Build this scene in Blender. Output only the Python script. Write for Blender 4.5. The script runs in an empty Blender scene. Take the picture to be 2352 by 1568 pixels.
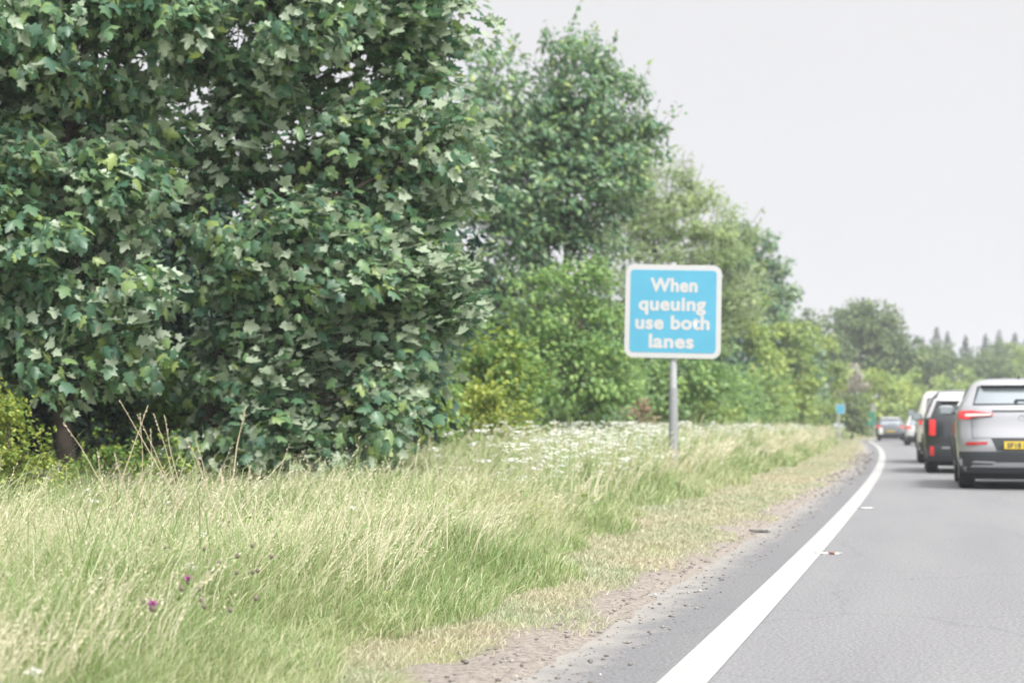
import bpy, bmesh, math, random
import numpy as np
from mathutils import Vector, Matrix
R = math.radians
rng = np.random.default_rng(7)
random.seed(7)
C = bpy.context.scene.collection
sc = bpy.context.scene

# ---------------------------------------------------------------- camera
H = 1.0                       # eye height above the road
PITCH = math.atan(191/3800)
cam_d = bpy.data.cameras.new("camera")
cam = bpy.data.objects.new("camera", cam_d); C.objects.link(cam)
cam.location = (0, 0, H); cam.rotation_euler = (R(90)+PITCH, 0, 0)
cam_d.sensor_width = 36; cam_d.lens = 36*3800/2352
cam_d.clip_start = 0.05; cam_d.clip_end = 3000
cam_d.dof.use_dof = True; cam_d.dof.focus_distance = 9.0; cam_d.dof.aperture_fstop = 2.5
sc.camera = cam
# ---------------------------------------------------------------- light
SUN_EL, SUN_AZ = R(52), R(150)       # azimuth clockwise from +Y: behind the camera, to the right
w = bpy.data.worlds.new("World"); sc.world = w; w.use_nodes = True
nt = w.node_tree; nt.nodes.clear()
out = nt.nodes.new('ShaderNodeOutputWorld'); bg = nt.nodes.new('ShaderNodeBackground')
bg.inputs['Strength'].default_value = 0.1
sky = nt.nodes.new('ShaderNodeTexSky'); sky.sky_type = 'NISHITA'; sky.sun_disc = False
sky.sun_elevation = SUN_EL; sky.sun_rotation = SUN_AZ
sky.dust_density = 4; sky.air_density = 1.0
tc = nt.nodes.new('ShaderNodeTexCoord'); sep = nt.nodes.new('ShaderNodeSeparateXYZ')
mr = nt.nodes.new('ShaderNodeMapRange'); mr.inputs['From Min'].default_value = 0.3; mr.inputs['From Max'].default_value = 0.95
mr.inputs['To Min'].default_value = 4.35; mr.inputs['To Max'].default_value = 10.0
cl = nt.nodes.new('ShaderNodeCombineColor')
nz = nt.nodes.new('ShaderNodeTexNoise'); nz.inputs['Scale'].default_value = 2.2; nz.inputs['Detail'].default_value = 4
mp = nt.nodes.new('ShaderNodeMapping'); mp.inputs['Scale'].default_value = (1, 1, 5)
mrn = nt.nodes.new('ShaderNodeMapRange'); mrn.inputs['To Min'].default_value = 0.955; mrn.inputs['To Max'].default_value = 1.035
vm = nt.nodes.new('ShaderNodeVectorMath'); vm.operation = 'SCALE'
vm.inputs[0].default_value = (0.985, 0.975, 0.99)
mul = nt.nodes.new('ShaderNodeMath'); mul.operation = 'MULTIPLY'
mix = nt.nodes.new('ShaderNodeMix'); mix.data_type = 'RGBA'; mix.inputs['Factor'].default_value = 0.97
L = nt.links
L.new(tc.outputs['Generated'], sep.inputs[0]); L.new(sep.outputs['Z'], mr.inputs['Value'])
L.new(tc.outputs['Generated'], mp.inputs[0]); L.new(mp.outputs[0], nz.inputs['Vector']); L.new(nz.outputs['Fac'], mrn.inputs['Value'])
# thinner cloud round the hidden sun: brighter behind the camera
dt = nt.nodes.new('ShaderNodeVectorMath'); dt.operation = 'DOT_PRODUCT'
dt.inputs[1].default_value = (math.sin(SUN_AZ)*math.cos(SUN_EL*.6), math.cos(SUN_AZ)*math.cos(SUN_EL*.6), math.sin(SUN_EL*.6))
L.new(tc.outputs['Generated'], dt.inputs[0])
gl = nt.nodes.new('ShaderNodeMapRange'); gl.inputs['From Min'].default_value = .25; gl.inputs['From Max'].default_value = 1; gl.inputs['To Max'].default_value = 6.5
gl.interpolation_type = 'SMOOTHSTEP'
L.new(dt.outputs['Value'], gl.inputs['Value']); addg = nt.nodes.new('ShaderNodeMath')
L.new(mr.outputs[0], addg.inputs[0]); L.new(gl.outputs[0], addg.inputs[1]); L.new(addg.outputs[0], mul.inputs[0]); L.new(mrn.outputs[0], mul.inputs[1]); L.new(mul.outputs[0], vm.inputs['Scale'])
L.new(sky.outputs[0], mix.inputs['A']); L.new(vm.outputs[0], mix.inputs['B'])
L.new(mix.outputs['Result'], bg.inputs['Color']); L.new(bg.outputs[0], out.inputs['Surface'])
sun_d = bpy.data.lights.new("sun", 'SUN'); sun_d.energy = 2.6; sun_d.angle = R(12); sun_d.color = (1, .97, .90)
sun = bpy.data.objects.new("sun", sun_d); C.objects.link(sun)
sv = Vector((math.sin(SUN_AZ)*math.cos(SUN_EL), math.cos(SUN_AZ)*math.cos(SUN_EL), math.sin(SUN_EL)))
sun.rotation_euler = sv.to_track_quat('Z', 'Y').to_euler(); sun.location = (20, -20, 40)
sc.view_settings.view_transform = 'Standard'; sc.view_settings.look = 'None'
sc.view_settings.gamma = 1; sc.view_settings.exposure = 1.0
sc.cycles.max_bounces = 8; sc.cycles.transparent_max_bounces = 6
try: sc.cycles.use_denoising = True
except Exception: pass

# ---------------------------------------------------------------- layout helpers
def at(px, py, Y):
    """a point at distance Y on the sight line of a pixel of the 2352-wide view, used to lay out the place"""
    c, s = math.cos(PITCH), math.sin(PITCH)
    a, b = (px-1176)/3800, (784-py)/3800
    d = Vector((a, c - s*b, s + c*b))
    return Vector((0, 0, H)) + d*(Y/d.y)
_Yt = np.arange(-30, 700, 0.25)
_sl = np.where(_Yt < 95, .262-.000734*_Yt, np.minimum(.1923+.006*(_Yt-95), .36))
_Xt = np.concatenate([[0], np.cumsum((_sl[1:]+_sl[:-1])/2*.25)]); _Xt += -1.02 - np.interp(0, _Yt, _Xt)
def XL(Y): return np.interp(Y, _Yt, _Xt)
def SL(Y): return np.interp(Y, _Yt, _sl)
def rd(Y, off): return XL(Y) + off*np.sqrt(1+SL(Y)**2)
def offset_of(X, Y): return (X-XL(Y))/np.sqrt(1+SL(Y)**2)
def wob(x, y, f=1.0, seed=0.0):
    return (np.sin(x*f*1.7+y*f*.9+seed)+np.sin(x*f*.6-y*f*1.3+2*seed+1)+np.sin(-x*f*2.3+y*f*.35+3*seed+2)+np.sin(x*f*3.1+y*f*2.7+seed*5))/4

# ---------------------------------------------------------------- tagging
def tag(o, label=None, cat=None, group=None, kind=None):
    if label: o['label'] = label
    if cat: o['category'] = cat
    if group: o['group'] = group
    if kind: o['kind'] = kind
    return o
def empty(name, loc=(0, 0, 0), rz=0):
    o = bpy.data.objects.new(name, None); C.objects.link(o); o.location = loc; o.rotation_euler = (0, 0, rz)
    o.empty_display_size = .2
    return o
def link(name, me, mat, parent=None, smooth=False):
    o = bpy.data.objects.new(name, me); C.objects.link(o)
    if mat is not None:
        for m in (mat if isinstance(mat, (list, tuple)) else [mat]): me.materials.append(m)
    if parent is not None: o.parent = parent
    if smooth: me.polygons.foreach_set('use_smooth', [True]*len(me.polygons))
    return o
def tri_mesh(name, V, F, uv=None, mi=None):
    me = bpy.data.meshes.new(name)
    V = np.asarray(V, np.float32).reshape(-1, 3); F = np.asarray(F, np.int32); k = F.shape[1]
    me.vertices.add(len(V)); me.vertices.foreach_set('co', V.ravel())
    me.loops.add(F.size); me.loops.foreach_set('vertex_index', F.ravel())
    me.polygons.add(len(F)); me.polygons.foreach_set('loop_start', np.arange(0, F.size, k, dtype=np.int32))
    me.polygons.foreach_set('loop_total', np.full(len(F), k, np.int32))
    if uv is not None:
        l = me.uv_layers.new(name='UVMap'); l.data.foreach_set('uv', np.asarray(uv, np.float32)[F.ravel()].ravel())
    if mi is not None: me.polygons.foreach_set('material_index', np.asarray(mi, np.int32))
    me.update(calc_edges=True)
    return me

# ---------------------------------------------------------------- materials
def new_mat(name):
    m = bpy.data.materials.new(name); m.use_nodes = True
    t = m.node_tree; t.nodes.clear()
    return m, t, t.nodes.new('ShaderNodeOutputMaterial')
def simple(name, col, rough=.5, metal=0, spec=.5, noise=0, nscale=20, coat=0, bump=0, emit=0):
    m, t, o = new_mat(name)
    b = t.nodes.new('ShaderNodeBsdfPrincipled'); t.links.new(b.outputs[0], o.inputs[0])
    b.inputs['Base Color'].default_value = (*col, 1); b.inputs['Roughness'].default_value = rough
    b.inputs['Metallic'].default_value = metal; b.inputs['Specular IOR Level'].default_value = spec
    b.inputs['Coat Weight'].default_value = coat; b.inputs['Coat Roughness'].default_value = .06
    if emit:
        b.inputs['Emission Color'].default_value = (*col, 1); b.inputs['Emission Strength'].default_value = emit
    if noise or bump:
        tc = t.nodes.new('ShaderNodeTexCoord'); n = t.nodes.new('ShaderNodeTexNoise')
        n.inputs['Scale'].default_value = nscale; n.inputs['Detail'].default_value = 5
        t.links.new(tc.outputs['Object'], n.inputs['Vector'])
        if noise:
            mx = t.nodes.new('ShaderNodeMix'); mx.data_type = 'RGBA'
            mx.inputs['A'].default_value = (*[c*(1-noise) for c in col], 1); mx.inputs['B'].default_value = (*[min(1, c*(1+noise)) for c in col], 1)
            t.links.new(n.outputs['Fac'], mx.inputs['Factor']); t.links.new(mx.outputs['Result'], b.inputs['Base Color'])
        if bump:
            bp = t.nodes.new('ShaderNodeBump'); bp.inputs['Strength'].default_value = bump; bp.inputs['Distance'].default_value = .01
            t.links.new(n.outputs['Fac'], bp.inputs['Height']); t.links.new(bp.outputs[0], b.inputs['Normal'])
    return m
def ramp(t, stops):
    r = t.nodes.new('ShaderNodeValToRGB'); e = r.color_ramp.elements
    while len(e) < len(stops): e.new(.5)
    for k, (p, c) in enumerate(stops): e[k].position = p; e[k].color = (*c, 1)
    return r
def leafmat(name, stops, under=None, trans=.3, rough=.5, spec=.4, patch=None, pscale=.6, tcol=None):
    """stops: colour ramp over the leaves at random; under: colour of the leaf's pale underside"""
    m, t, o = new_mat(name); N = t.nodes; K = t.links
    g = N.new('ShaderNodeNewGeometry'); r = ramp(t, stops)
    K.new(g.outputs['Random Per Island'], r.inputs[0]); col = r.outputs[0]
    if patch:
        tc = N.new('ShaderNodeTexCoord'); n = N.new('ShaderNodeTexNoise'); n.inputs['Scale'].default_value = pscale; n.inputs['Detail'].default_value = 3
        K.new(tc.outputs['Object'], n.inputs['Vector'])
        r2 = ramp(t, [(.4, (0, 0, 0)), (.62, (1, 1, 1))]); K.new(n.outputs['Fac'], r2.inputs[0])
        mx = N.new('ShaderNodeMix'); mx.data_type = 'RGBA'; mx.inputs['B'].default_value = (*patch, 1)
        ma = N.new('ShaderNodeMath'); ma.operation = 'MULTIPLY'; ma.inputs[1].default_value = .6
        K.new(r2.outputs[0], ma.inputs[0]); K.new(ma.outputs[0], mx.inputs['Factor']); K.new(col, mx.inputs['A']); col = mx.outputs['Result']
    if under:
        mu = N.new('ShaderNodeMix'); mu.data_type = 'RGBA'; mu.inputs['B'].default_value = (*under, 1)
        K.new(g.outputs['Backfacing'], mu.inputs['Factor']); K.new(col, mu.inputs['A']); col = mu.outputs['Result']
    b = N.new('ShaderNodeBsdfPrincipled'); b.inputs['Roughness'].default_value = rough; b.inputs['Specular IOR Level'].default_value = spec
    K.new(col, b.inputs['Base Color'])
    tr = N.new('ShaderNodeBsdfTranslucent')
    hs = N.new('ShaderNodeHueSaturation'); hs.inputs['Hue'].default_value = .485; hs.inputs['Saturation'].default_value = 1.15; hs.inputs['Value'].default_value = 1.5
    K.new(col, hs.inputs['Color']); K.new(hs.outputs[0], tr.inputs[0])
    ms = N.new('ShaderNodeMixShader'); ms.inputs[0].default_value = trans
    K.new(b.outputs[0], ms.inputs[1]); K.new(tr.outputs[0], ms.inputs[2]); K.new(ms.outputs[0], o.inputs[0])
    return m
M = {}
M['sycamore'] = leafmat('sycamore_leaf', [(0, (.055, .13, .085)), (.5, (.105, .20, .11)), (.85, (.175, .275, .115)), (1, (.29, .37, .12))],
                        under=(.34, .41, .30), trans=.30, rough=.42, spec=.6)
M['sycamore_b'] = leafmat('sycamore_leaf_far', [(0, (.055, .125, .075)), (.5, (.10, .20, .095)), (.85, (.17, .28, .10)), (1, (.29, .36, .11))],
                        under=(.27, .36, .24), trans=.25, rough=.45, spec=.5)
M['dark'] = leafmat('shade_dark_leaf', [(0, (.018, .048, .042)), (.7, (.035, .085, .055)), (1, (.08, .14, .05))], trans=.12, rough=.5)  # leaf colour kept extra dark, standing in for shade deep in the foliage
M['ash'] = leafmat('mid_green_leaf', [(0, (.09, .19, .06)), (.5, (.16, .28, .08)), (1, (.29, .41, .12))], trans=.35, under=(.22, .33, .15))
M['willow'] = leafmat('willow_leaf', [(0, (.19, .28, .11)), (.5, (.29, .38, .15)), (1, (.44, .50, .24))], trans=.35, under=(.36, .43, .28), patch=(.10, .19, .08), pscale=.5)
M['hedge'] = leafmat('hedge_leaf', [(0, (.17, .26, .06)), (.5, (.28, .37, .09)), (1, (.44, .50, .16))], trans=.35, patch=(.13, .23, .09), pscale=.45)
M['yellow'] = leafmat('yellow_green_leaf', [(0, (.14, .22, .05)), (.6, (.25, .33, .07)), (1, (.48, .50, .12))], trans=.4)
M['bramble'] = leafmat('bramble_leaf', [(0, (.07, .15, .04)), (.6, (.15, .26, .06)), (1, (.34, .40, .08))], trans=.3)
M['brown'] = leafmat('dead_leaf', [(0, (.16, .12, .07)), (1, (.34, .24, .16))], trans=.2)
M['pinkgrey'] = leafmat('grey_leaf', [(0, (.22, .22, .16)), (1, (.40, .37, .30))], trans=.2)
M['olive'] = leafmat('olive_leaf', [(0, (.08, .13, .045)), (.6, (.15, .21, .07)), (1, (.26, .32, .12))], trans=.25, patch=(.07, .12, .06), pscale=.3)
M['conifer'] = leafmat('conifer_needles', [(0, (.05, .09, .06)), (1, (.12, .17, .10))], trans=.1)
M['bark'] = simple('bark', (.055, .042, .035), .9, noise=.5, nscale=14, bump=.6)
M['twig'] = simple('twig', (.20, .10, .06), .7)
M['grass'] = leafmat('grass_blade', [(0, (.15, .23, .08)), (.35, (.27, .35, .15)), (.65, (.42, .46, .27)), (1, (.60, .57, .42))],
                     trans=.35, rough=.55, spec=.3, patch=(.52, .52, .33), pscale=.35)
M['grass_green'] = leafmat('grass_green', [(0, (.13, .22, .07)), (.6, (.24, .34, .13)), (1, (.40, .45, .25))], trans=.35, rough=.5)
M['straw'] = leafmat('straw', [(0, (.46, .45, .28)), (.6, (.60, .57, .42)), (1, (.74, .69, .56))], trans=.3, rough=.6)
M['short'] = leafmat('short_grass', [(0, (.22, .30, .15)), (.4, (.35, .39, .25)), (1, (.50, .47, .37))], trans=.3, patch=(.52, .45, .33), pscale=.5)
M['umbel'] = leafmat('umbel_petals', [(0, (.60, .62, .55)), (1, (.78, .78, .76))], trans=.25)
M['stemgreen'] = simple('green_stem', (.22, .30, .12), .7)
M['purple'] = simple('purple_petals', (.42, .12, .33), .6)
M['seedhead'] = simple('brown_seed_head', (.15, .12, .10), .8, noise=.4, nscale=300)
M['drystem'] = simple('dry_stem', (.34, .29, .20), .8)

# ---------------------------------------------------------------- ground, road
def strip(name, Ys, offs, zf, mat, kind='structure'):
    Yg, Og = np.meshgrid(Ys, offs, indexing='ij'); X = rd(Yg, Og); Z = zf(Yg, Og)
    V = np.stack([X, Yg, Z], -1).reshape(-1, 3); n, m = Yg.shape
    i = np.arange(n*m).reshape(n, m)
    F = np.stack([i[:-1, :-1], i[:-1, 1:], i[1:, 1:], i[1:, :-1]], -1).reshape(-1, 4)
    o = link(name, tri_mesh(name, V, F, np.stack([Og.ravel(), Yg.ravel()], -1)), mat, smooth=True)
    o['kind'] = kind
    return o
def road_mat():
    m, t, o = new_mat('asphalt'); N = t.nodes; K = t.links
    b = N.new('ShaderNodeBsdfPrincipled'); K.new(b.outputs[0], o.inputs[0]); b.inputs['Roughness'].default_value = .75; b.inputs['Specular IOR Level'].default_value = .35
    tc = N.new('ShaderNodeTexCoord'); sp = N.new('ShaderNodeSeparateXYZ'); K.new(tc.outputs['UV'], sp.inputs[0])
    n1 = N.new('ShaderNodeTexNoise'); n1.inputs['Scale'].default_value = 55; n1.inputs['Detail'].default_value = 4; n1.inputs['Roughness'].default_value = .8
    K.new(tc.outputs['Object'], n1.inputs['Vector'])
    r1 = ramp(t, [(.30, (.09, .09, .095)), (.5, (.178, .178, .186)), (.68, (.29, .29, .30))]); K.new(n1.outputs['Fac'], r1.inputs[0])
    # long worn lanes and mottling
    mpp = N.new('ShaderNodeMapping'); mpp.inputs['Scale'].default_value = (1.8, .25, 1); K.new(tc.outputs['UV'], mpp.inputs[0])
    n2 = N.new('ShaderNodeTexNoise'); n2.inputs['Scale'].default_value = 1; n2.inputs['Detail'].default_value = 4; K.new(mpp.outputs[0], n2.inputs['Vector'])
    r2 = ramp(t, [(.3, (.92, .92, .93)), (.7, (1.06, 1.06, 1.05))]); K.new(n2.outputs['Fac'], r2.inputs[0])
    mx = N.new('ShaderNodeMix'); mx.data_type = 'RGBA'; mx.blend_type = 'MULTIPLY'; mx.inputs['Factor'].default_value = 1
    K.new(r1.outputs[0], mx.inputs['A']); K.new(r2.outputs[0], mx.inputs['B'])
    # the hard strip left of the line is darker, and silt creeps in from its edge
    n3 = N.new('ShaderNodeTexNoise'); n3.inputs['Scale'].default_value = 3.2; n3.inputs['Detail'].default_value = 9; n3.inputs['Roughness'].default_value = .7; K.new(tc.outputs['Object'], n3.inputs['Vector'])
    ad = N.new('ShaderNodeMath'); ad.operation = 'MULTIPLY_ADD'; ad.inputs[1].default_value = .7; K.new(n3.outputs['Fac'], ad.inputs[0]); K.new(sp.outputs['X'], ad.inputs[2])
    md = N.new('ShaderNodeMapRange'); md.inputs['From Min'].default_value = -.26; md.inputs['From Max'].default_value = .0
    md.inputs['To Min'].default_value = .9; md.inputs['To Max'].default_value = 0; K.new(ad.outputs[0], md.inputs['Value'])
    vo = N.new('ShaderNodeTexVoronoi'); vo.feature = 'DISTANCE_TO_EDGE'; vo.inputs['Scale'].default_value = .55
    wv = N.new('ShaderNodeMix'); wv.data_type = 'VECTOR'; wv.inputs['Factor'].default_value = .25; K.new(tc.outputs['Object'], wv.inputs['A']); K.new(n3.outputs['Color'], wv.inputs['B']); K.new(wv.outputs['Result'], vo.inputs['Vector'])
    rc = ramp(t, [(0, (.72, .72, .72)), (.006, (1, 1, 1))]); K.new(vo.outputs['Distance'], rc.inputs[0])
    mc = N.new('ShaderNodeMix'); mc.data_type = 'RGBA'; mc.blend_type = 'MULTIPLY'; mc.inputs['Factor'].default_value = .6; K.new(mx.outputs['Result'], mc.inputs['A']); K.new(rc.outputs[0], mc.inputs['B']); mx = mc
    hs = N.new('ShaderNodeMapRange'); hs.inputs['From Min'].default_value = -.02; hs.inputs['From Max'].default_value = .02; hs.inputs['To Min'].default_value = .86; hs.inputs['To Max'].default_value = 1.03; K.new(sp.outputs['X'], hs.inputs['Value'])
    sc2 = N.new('ShaderNodeVectorMath'); sc2.operation = 'SCALE'; K.new(mx.outputs['Result'], sc2.inputs[0]); K.new(hs.outputs[0], sc2.inputs['Scale'])
    m3 = N.new('ShaderNodeMix'); m3.data_type = 'RGBA'; m3.inputs['B'].default_value = (.275, .26, .24, 1)
    K.new(md.outputs[0], m3.inputs['Factor']); K.new(sc2.outputs[0], m3.inputs['A']); K.new(m3.outputs['Result'], b.inputs['Base Color'])
    bp = N.new('ShaderNodeBump'); bp.inputs['Strength'].default_value = .5; bp.inputs['Distance'].default_value = .006
    K.new(n1.outputs['Fac'], bp.inputs['Height']); K.new(bp.outputs[0], b.inputs['Normal'])
    return m
def verge_mat():
    m, t, o = new_mat('verge_soil'); N = t.nodes; K = t.links
    b = N.new('ShaderNodeBsdfPrincipled'); K.new(b.outputs[0], o.inputs[0]); b.inputs['Roughness'].default_value = .95; b.inputs['Specular IOR Level'].default_value = .1
    tc = N.new('ShaderNodeTexCoord'); sp = N.new('ShaderNodeSeparateXYZ'); K.new(tc.outputs['UV'], sp.inputs[0])
    n1 = N.new('ShaderNodeTexNoise'); n1.inputs['Scale'].default_value = 30; n1.inputs['Detail'].default_value = 7; n1.inputs['Roughness'].default_value = .75; K.new(tc.outputs['Object'], n1.inputs['Vector'])
    r1 = ramp(t, [(.3, (.14, .12, .10)), (.5, (.30, .265, .235)), (.7, (.44, .40, .36))]); K.new(n1.outputs['Fac'], r1.inputs[0])
    r2 = ramp(t, [(.3, (.14, .18, .06)), (.7, (.38, .38, .2))]); K.new(n1.outputs['Fac'], r2.inputs[0])
    n3 = N.new('ShaderNodeTexNoise'); n3.inputs['Scale'].default_value = 2; n3.inputs['Detail'].default_value = 5; K.new(tc.outputs['Object'], n3.inputs['Vector'])
    ad = N.new('ShaderNodeMath'); ad.operation = 'MULTIPLY_ADD'; ad.inputs[1].default_value = .8; K.new(n3.outputs['Fac'], ad.inputs[0]); K.new(sp.outputs['X'], ad.inputs[2])
    md = N.new('ShaderNodeMapRange'); md.inputs['From Min'].default_value = -.75; md.inputs['From Max'].default_value = -.55; K.new(ad.outputs[0], md.inputs['Value'])
    mx = N.new('ShaderNodeMix'); mx.data_type = 'RGBA'; K.new(md.outputs[0], mx.inputs['Factor']); K.new(r2.outputs[0], mx.inputs['A']); K.new(r1.outputs[0], mx.inputs['B'])
    K.new(mx.outputs['Result'], b.inputs['Base Color'])
    bp = N.new('ShaderNodeBump'); bp.inputs['Strength'].default_value = .8; bp.inputs['Distance'].default_value = .03
    K.new(n1.outputs['Fac'], bp.inputs['Height']); K.new(bp.outputs[0], b.inputs['Normal'])
    return m
M['road'] = road_mat(); M['verge'] = verge_mat()
M['field'] = simple('field_grass', (.16, .22, .08), .95, noise=.4, nscale=.4)
def worn_paint():
    m, t, o = new_mat('road_paint'); N = t.nodes; K = t.links; b = N.new('ShaderNodeBsdfPrincipled'); K.new(b.outputs[0], o.inputs[0]); b.inputs['Roughness'].default_value = .6
    tc = N.new('ShaderNodeTexCoord'); n = N.new('ShaderNodeTexNoise'); n.inputs['Scale'].default_value = 26; n.inputs['Detail'].default_value = 8; n.inputs['Roughness'].default_value = .75
    K.new(tc.outputs['Object'], n.inputs['Vector']); r = ramp(t, [(.30, (.2, .2, .2)), (.40, (.33, .33, .325)), (.7, (.39, .39, .39))]); K.new(n.outputs['Fac'], r.inputs[0]); K.new(r.outputs[0], b.inputs['Base Color'])
    return m
M['paint'] = worn_paint()
def ground_h(Y, off):
    """surface of the verge: level with the road at its edge, gently rough beyond"""
    rough = .02*wob(off*3, Y*3, 1.2, 1)+.012*wob(off*9, Y*9, 1.1, 3)
    k = np.clip((-off-.5)/.6, 0, 1); e = np.clip((-off-.42)/.36, 0, 1)
    return -.022+.040*e+.010*wob(off*4, Y*3.3, 1.7, 8)*(e < 1)*e+.006*wob(off*8, Y*11, 1.3, 2)*e + k*(.004+rough)
g = bpy.data.meshes.new('ground')
bmg = bmesh.new()
vs = [bmg.verts.new(p) for p in ((-1500, -400, -.16), (1500, -400, -.16), (1500, 2200, -.16), (-1500, 2200, -.16))]
bmg.faces.new(vs); bmg.to_mesh(g); bmg.free()
tag(link('ground', g, M['field']), kind='structure')
Ys = np.concatenate([np.arange(-12, 40, .5), np.arange(40, 260, 2.)])
strip('road', Ys, np.array([-1.0, -.58, -.3, 0, .3, 1, 2, 3.5, 5, 6.5, 8.0]), lambda Y, o: 0*Y, M['road'])
strip('verge', np.concatenate([np.arange(-12, 40, .12), np.arange(40, 260, 2.)]), np.concatenate([np.arange(-.40, -3, -.06), np.arange(-3, -22, -.8)]), ground_h, M['verge'])
strip('central_reservation', Ys, np.array([8.0, 9, 10, 12, 14]), lambda Y, o: -.03+.02*wob(o, Y), M['field'])
def marking(Ys, o0, o1):
    X0, X1 = rd(Ys, o0), rd(Ys, o1); V = []
    for z in (.004,):
        V = np.concatenate([np.stack([X0, Ys, 0*Ys+z], -1), np.stack([X1, Ys, 0*Ys+z], -1)])
    n = len(Ys); i = np.arange(n-1)
    return V, np.stack([i, i+n, i+n+1, i+1], -1)
Vs, Fs, b0 = [], [], 0
segs = [(np.arange(-12, 250, .5), -.095, .095), (np.arange(-12, 250, .5), 7.1, 7.3)]
for y0 in np.arange(-10, 200, 9): segs.append((np.arange(y0, y0+2.01, .5), 3.6, 3.7))
for sg in segs:
    V, F = marking(*sg); Vs.append(V); Fs.append(F+b0); b0 += len(V)
tag(link('road_markings', tri_mesh('road_markings', np.concatenate(Vs), np.concatenate(Fs)), M['paint']), kind='structure')

# ---------------------------------------------------------------- foliage
def tmpl_sycamore():
    h = [(.16, -.06), (.36, .0), (.42, .10), (.30, .22), (.43, .34), (.57, .50), (.37, .52), (.25, .58), (.20, .78)]
    pts = [(0, 0)] + h + [(0, 1.0)] + [(-x, y) for x, y in reversed(h)]
    V = [(0, .34, 0)] + [(x, y, 0) for x, y in pts]
    V = np.array(V, float); V[:, 2] = -.30*np.abs(V[:, 0])**1.2 - .22*V[:, 1]**2
    n = len(pts); F = np.array([(0, 1+(k+1) % n, 1+k) for k in range(n)])
    F = F[:, ::-1]
    return V, F
def tmpl_leaf(wd=.28):
    V = np.array([(0, 0, 0), (wd, .42, -.06), (0, 1, -.16), (-wd, .42, -.06), (0, .45, .05)], float)
    return V, np.array([(0, 1, 4), (1, 2, 4), (2, 3, 4), (3, 0, 4)])
def tmpl_quick(wd=.3):
    V = np.array([(0, 0, 0), (wd, .45, -.08), (0, 1, -.1), (-wd, .45, -.08)], float)
    return V, np.array([(0, 1, 2), (0, 2, 3)])
SYC, LEAF, QUICK, NARROW = tmpl_sycamore(), tmpl_leaf(.30), tmpl_quick(.33), tmpl_quick(.17)
def nrm(a): return a/np.maximum(np.linalg.norm(a, axis=-1, keepdims=True), 1e-9)
def leaves(P, D, Nn, S, T):
    D = nrm(D); X = nrm(np.cross(D, Nn)); Z = np.cross(X, D)
    V, F = T; V = np.repeat(V[None], len(P), 0); V[:, :, 2] *= (.3+2.3*rng.random(len(P)))[:, None]; V[:, :, 0] *= (.8+.3*rng.random(len(P)))[:, None]
    out = P[:, None, :] + S[:, None, None]*(V[:, :, 0:1]*X[:, None, :]+V[:, :, 1:2]*D[:, None, :]+V[:, :, 2:3]*Z[:, None, :])
    FF = (F[None]+(np.arange(len(P))*V.shape[1])[:, None, None]).reshape(-1, 3)
    return out.reshape(-1, 3), FF
class Tubes:
    def __init__(s): s.V, s.F, s.n = [], [], 0
    def add(s, pts, radii, k=6):
        pts = [Vector(p) for p in pts]; rings = []
        for i, p in enumerate(pts):
            d = (pts[min(i+1, len(pts)-1)]-pts[max(i-1, 0)]).normalized()
            a = d.cross(Vector((0, 1, .1)) if abs(d.y) < .9 else Vector((1, 0, 0))).normalized(); b = d.cross(a)
            for j in range(k):
                t = 2*math.pi*j/k; s.V.append(p+(a*math.cos(t)+b*math.sin(t))*radii[i])
            rings.append(s.n); s.n += k
        for i in range(len(pts)-1):
            for j in range(k):
                j2 = (j+1) % k; s.F.append((rings[i]+j, rings[i]+j2, rings[i+1]+j2, rings[i+1]+j))
        s.V.append(pts[-1]); s.n += 1
        for j in range(k): s.F.append((rings[-1]+j, rings[-1]+(j+1) % k, s.n-1, s.n-1))
    def mesh(s, name):
        me = bpy.data.meshes.new(name)
        me.from_pydata([tuple(v) for v in s.V], [], [f if f[2] != f[3] else f[:3] for f in s.F]); me.update()
        return me
def limb(a, b, sag=0, n=5, jit=.06):
    a, b = Vector(a), Vector(b); L_ = (b-a).length; pts = []
    for i in range(n+1):
        t = i/n; p = a.lerp(b, t)
        p += Vector([(random.random()-.5)*jit*L_*math.sin(math.pi*t) for _ in range(3)]); p.z += sag*math.sin(math.pi*t)*L_
        pts.append(p)
    return pts
WIND = np.array([.55, 0, -.05])
def crown_points(blobs, clump, per, shell=.75):
    """leaf anchor points: clumps spread over each blob, leaves spread over each clump"""
    P, Cn, B, FL = [], [], [], []
    for (c, r) in blobs:
        c = np.array(c); r = np.array(r) if np.ndim(r) else np.array([r, r*.9, r])
        n = max(6, int(4.6*(r.mean()/clump)**2))
        d = nrm(rng.normal(size=(n, 3))); rad = shell + (1.02-shell)*rng.random(n)**.6
        inner = rng.random(n) < .18; rad[inner] *= rng.random(inner.sum())*.8
        cc = c + d*rad[:, None]*r
        for q, dd in zip(cc, d):
            m = max(3, int(1.5*per*(.55+.9*rng.random()))); cr = clump*(.6+.7*rng.random())
            e = nrm(rng.normal(size=(m, 3))); e = e*(rng.random(m)**.45)[:, None]*cr*np.array([1.15, 1.15, .75])
            P.append(q+e); Cn.append(nrm(nrm(e+1e-6)*.5+dd*.6+rng.normal(size=3)*.38)); FL.append(np.full(m, rng.random()**2)); B.append(np.repeat(q[None], 1, 0))
    return np.concatenate(P), np.concatenate(Cn), np.concatenate(B), np.concatenate(FL)
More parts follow.
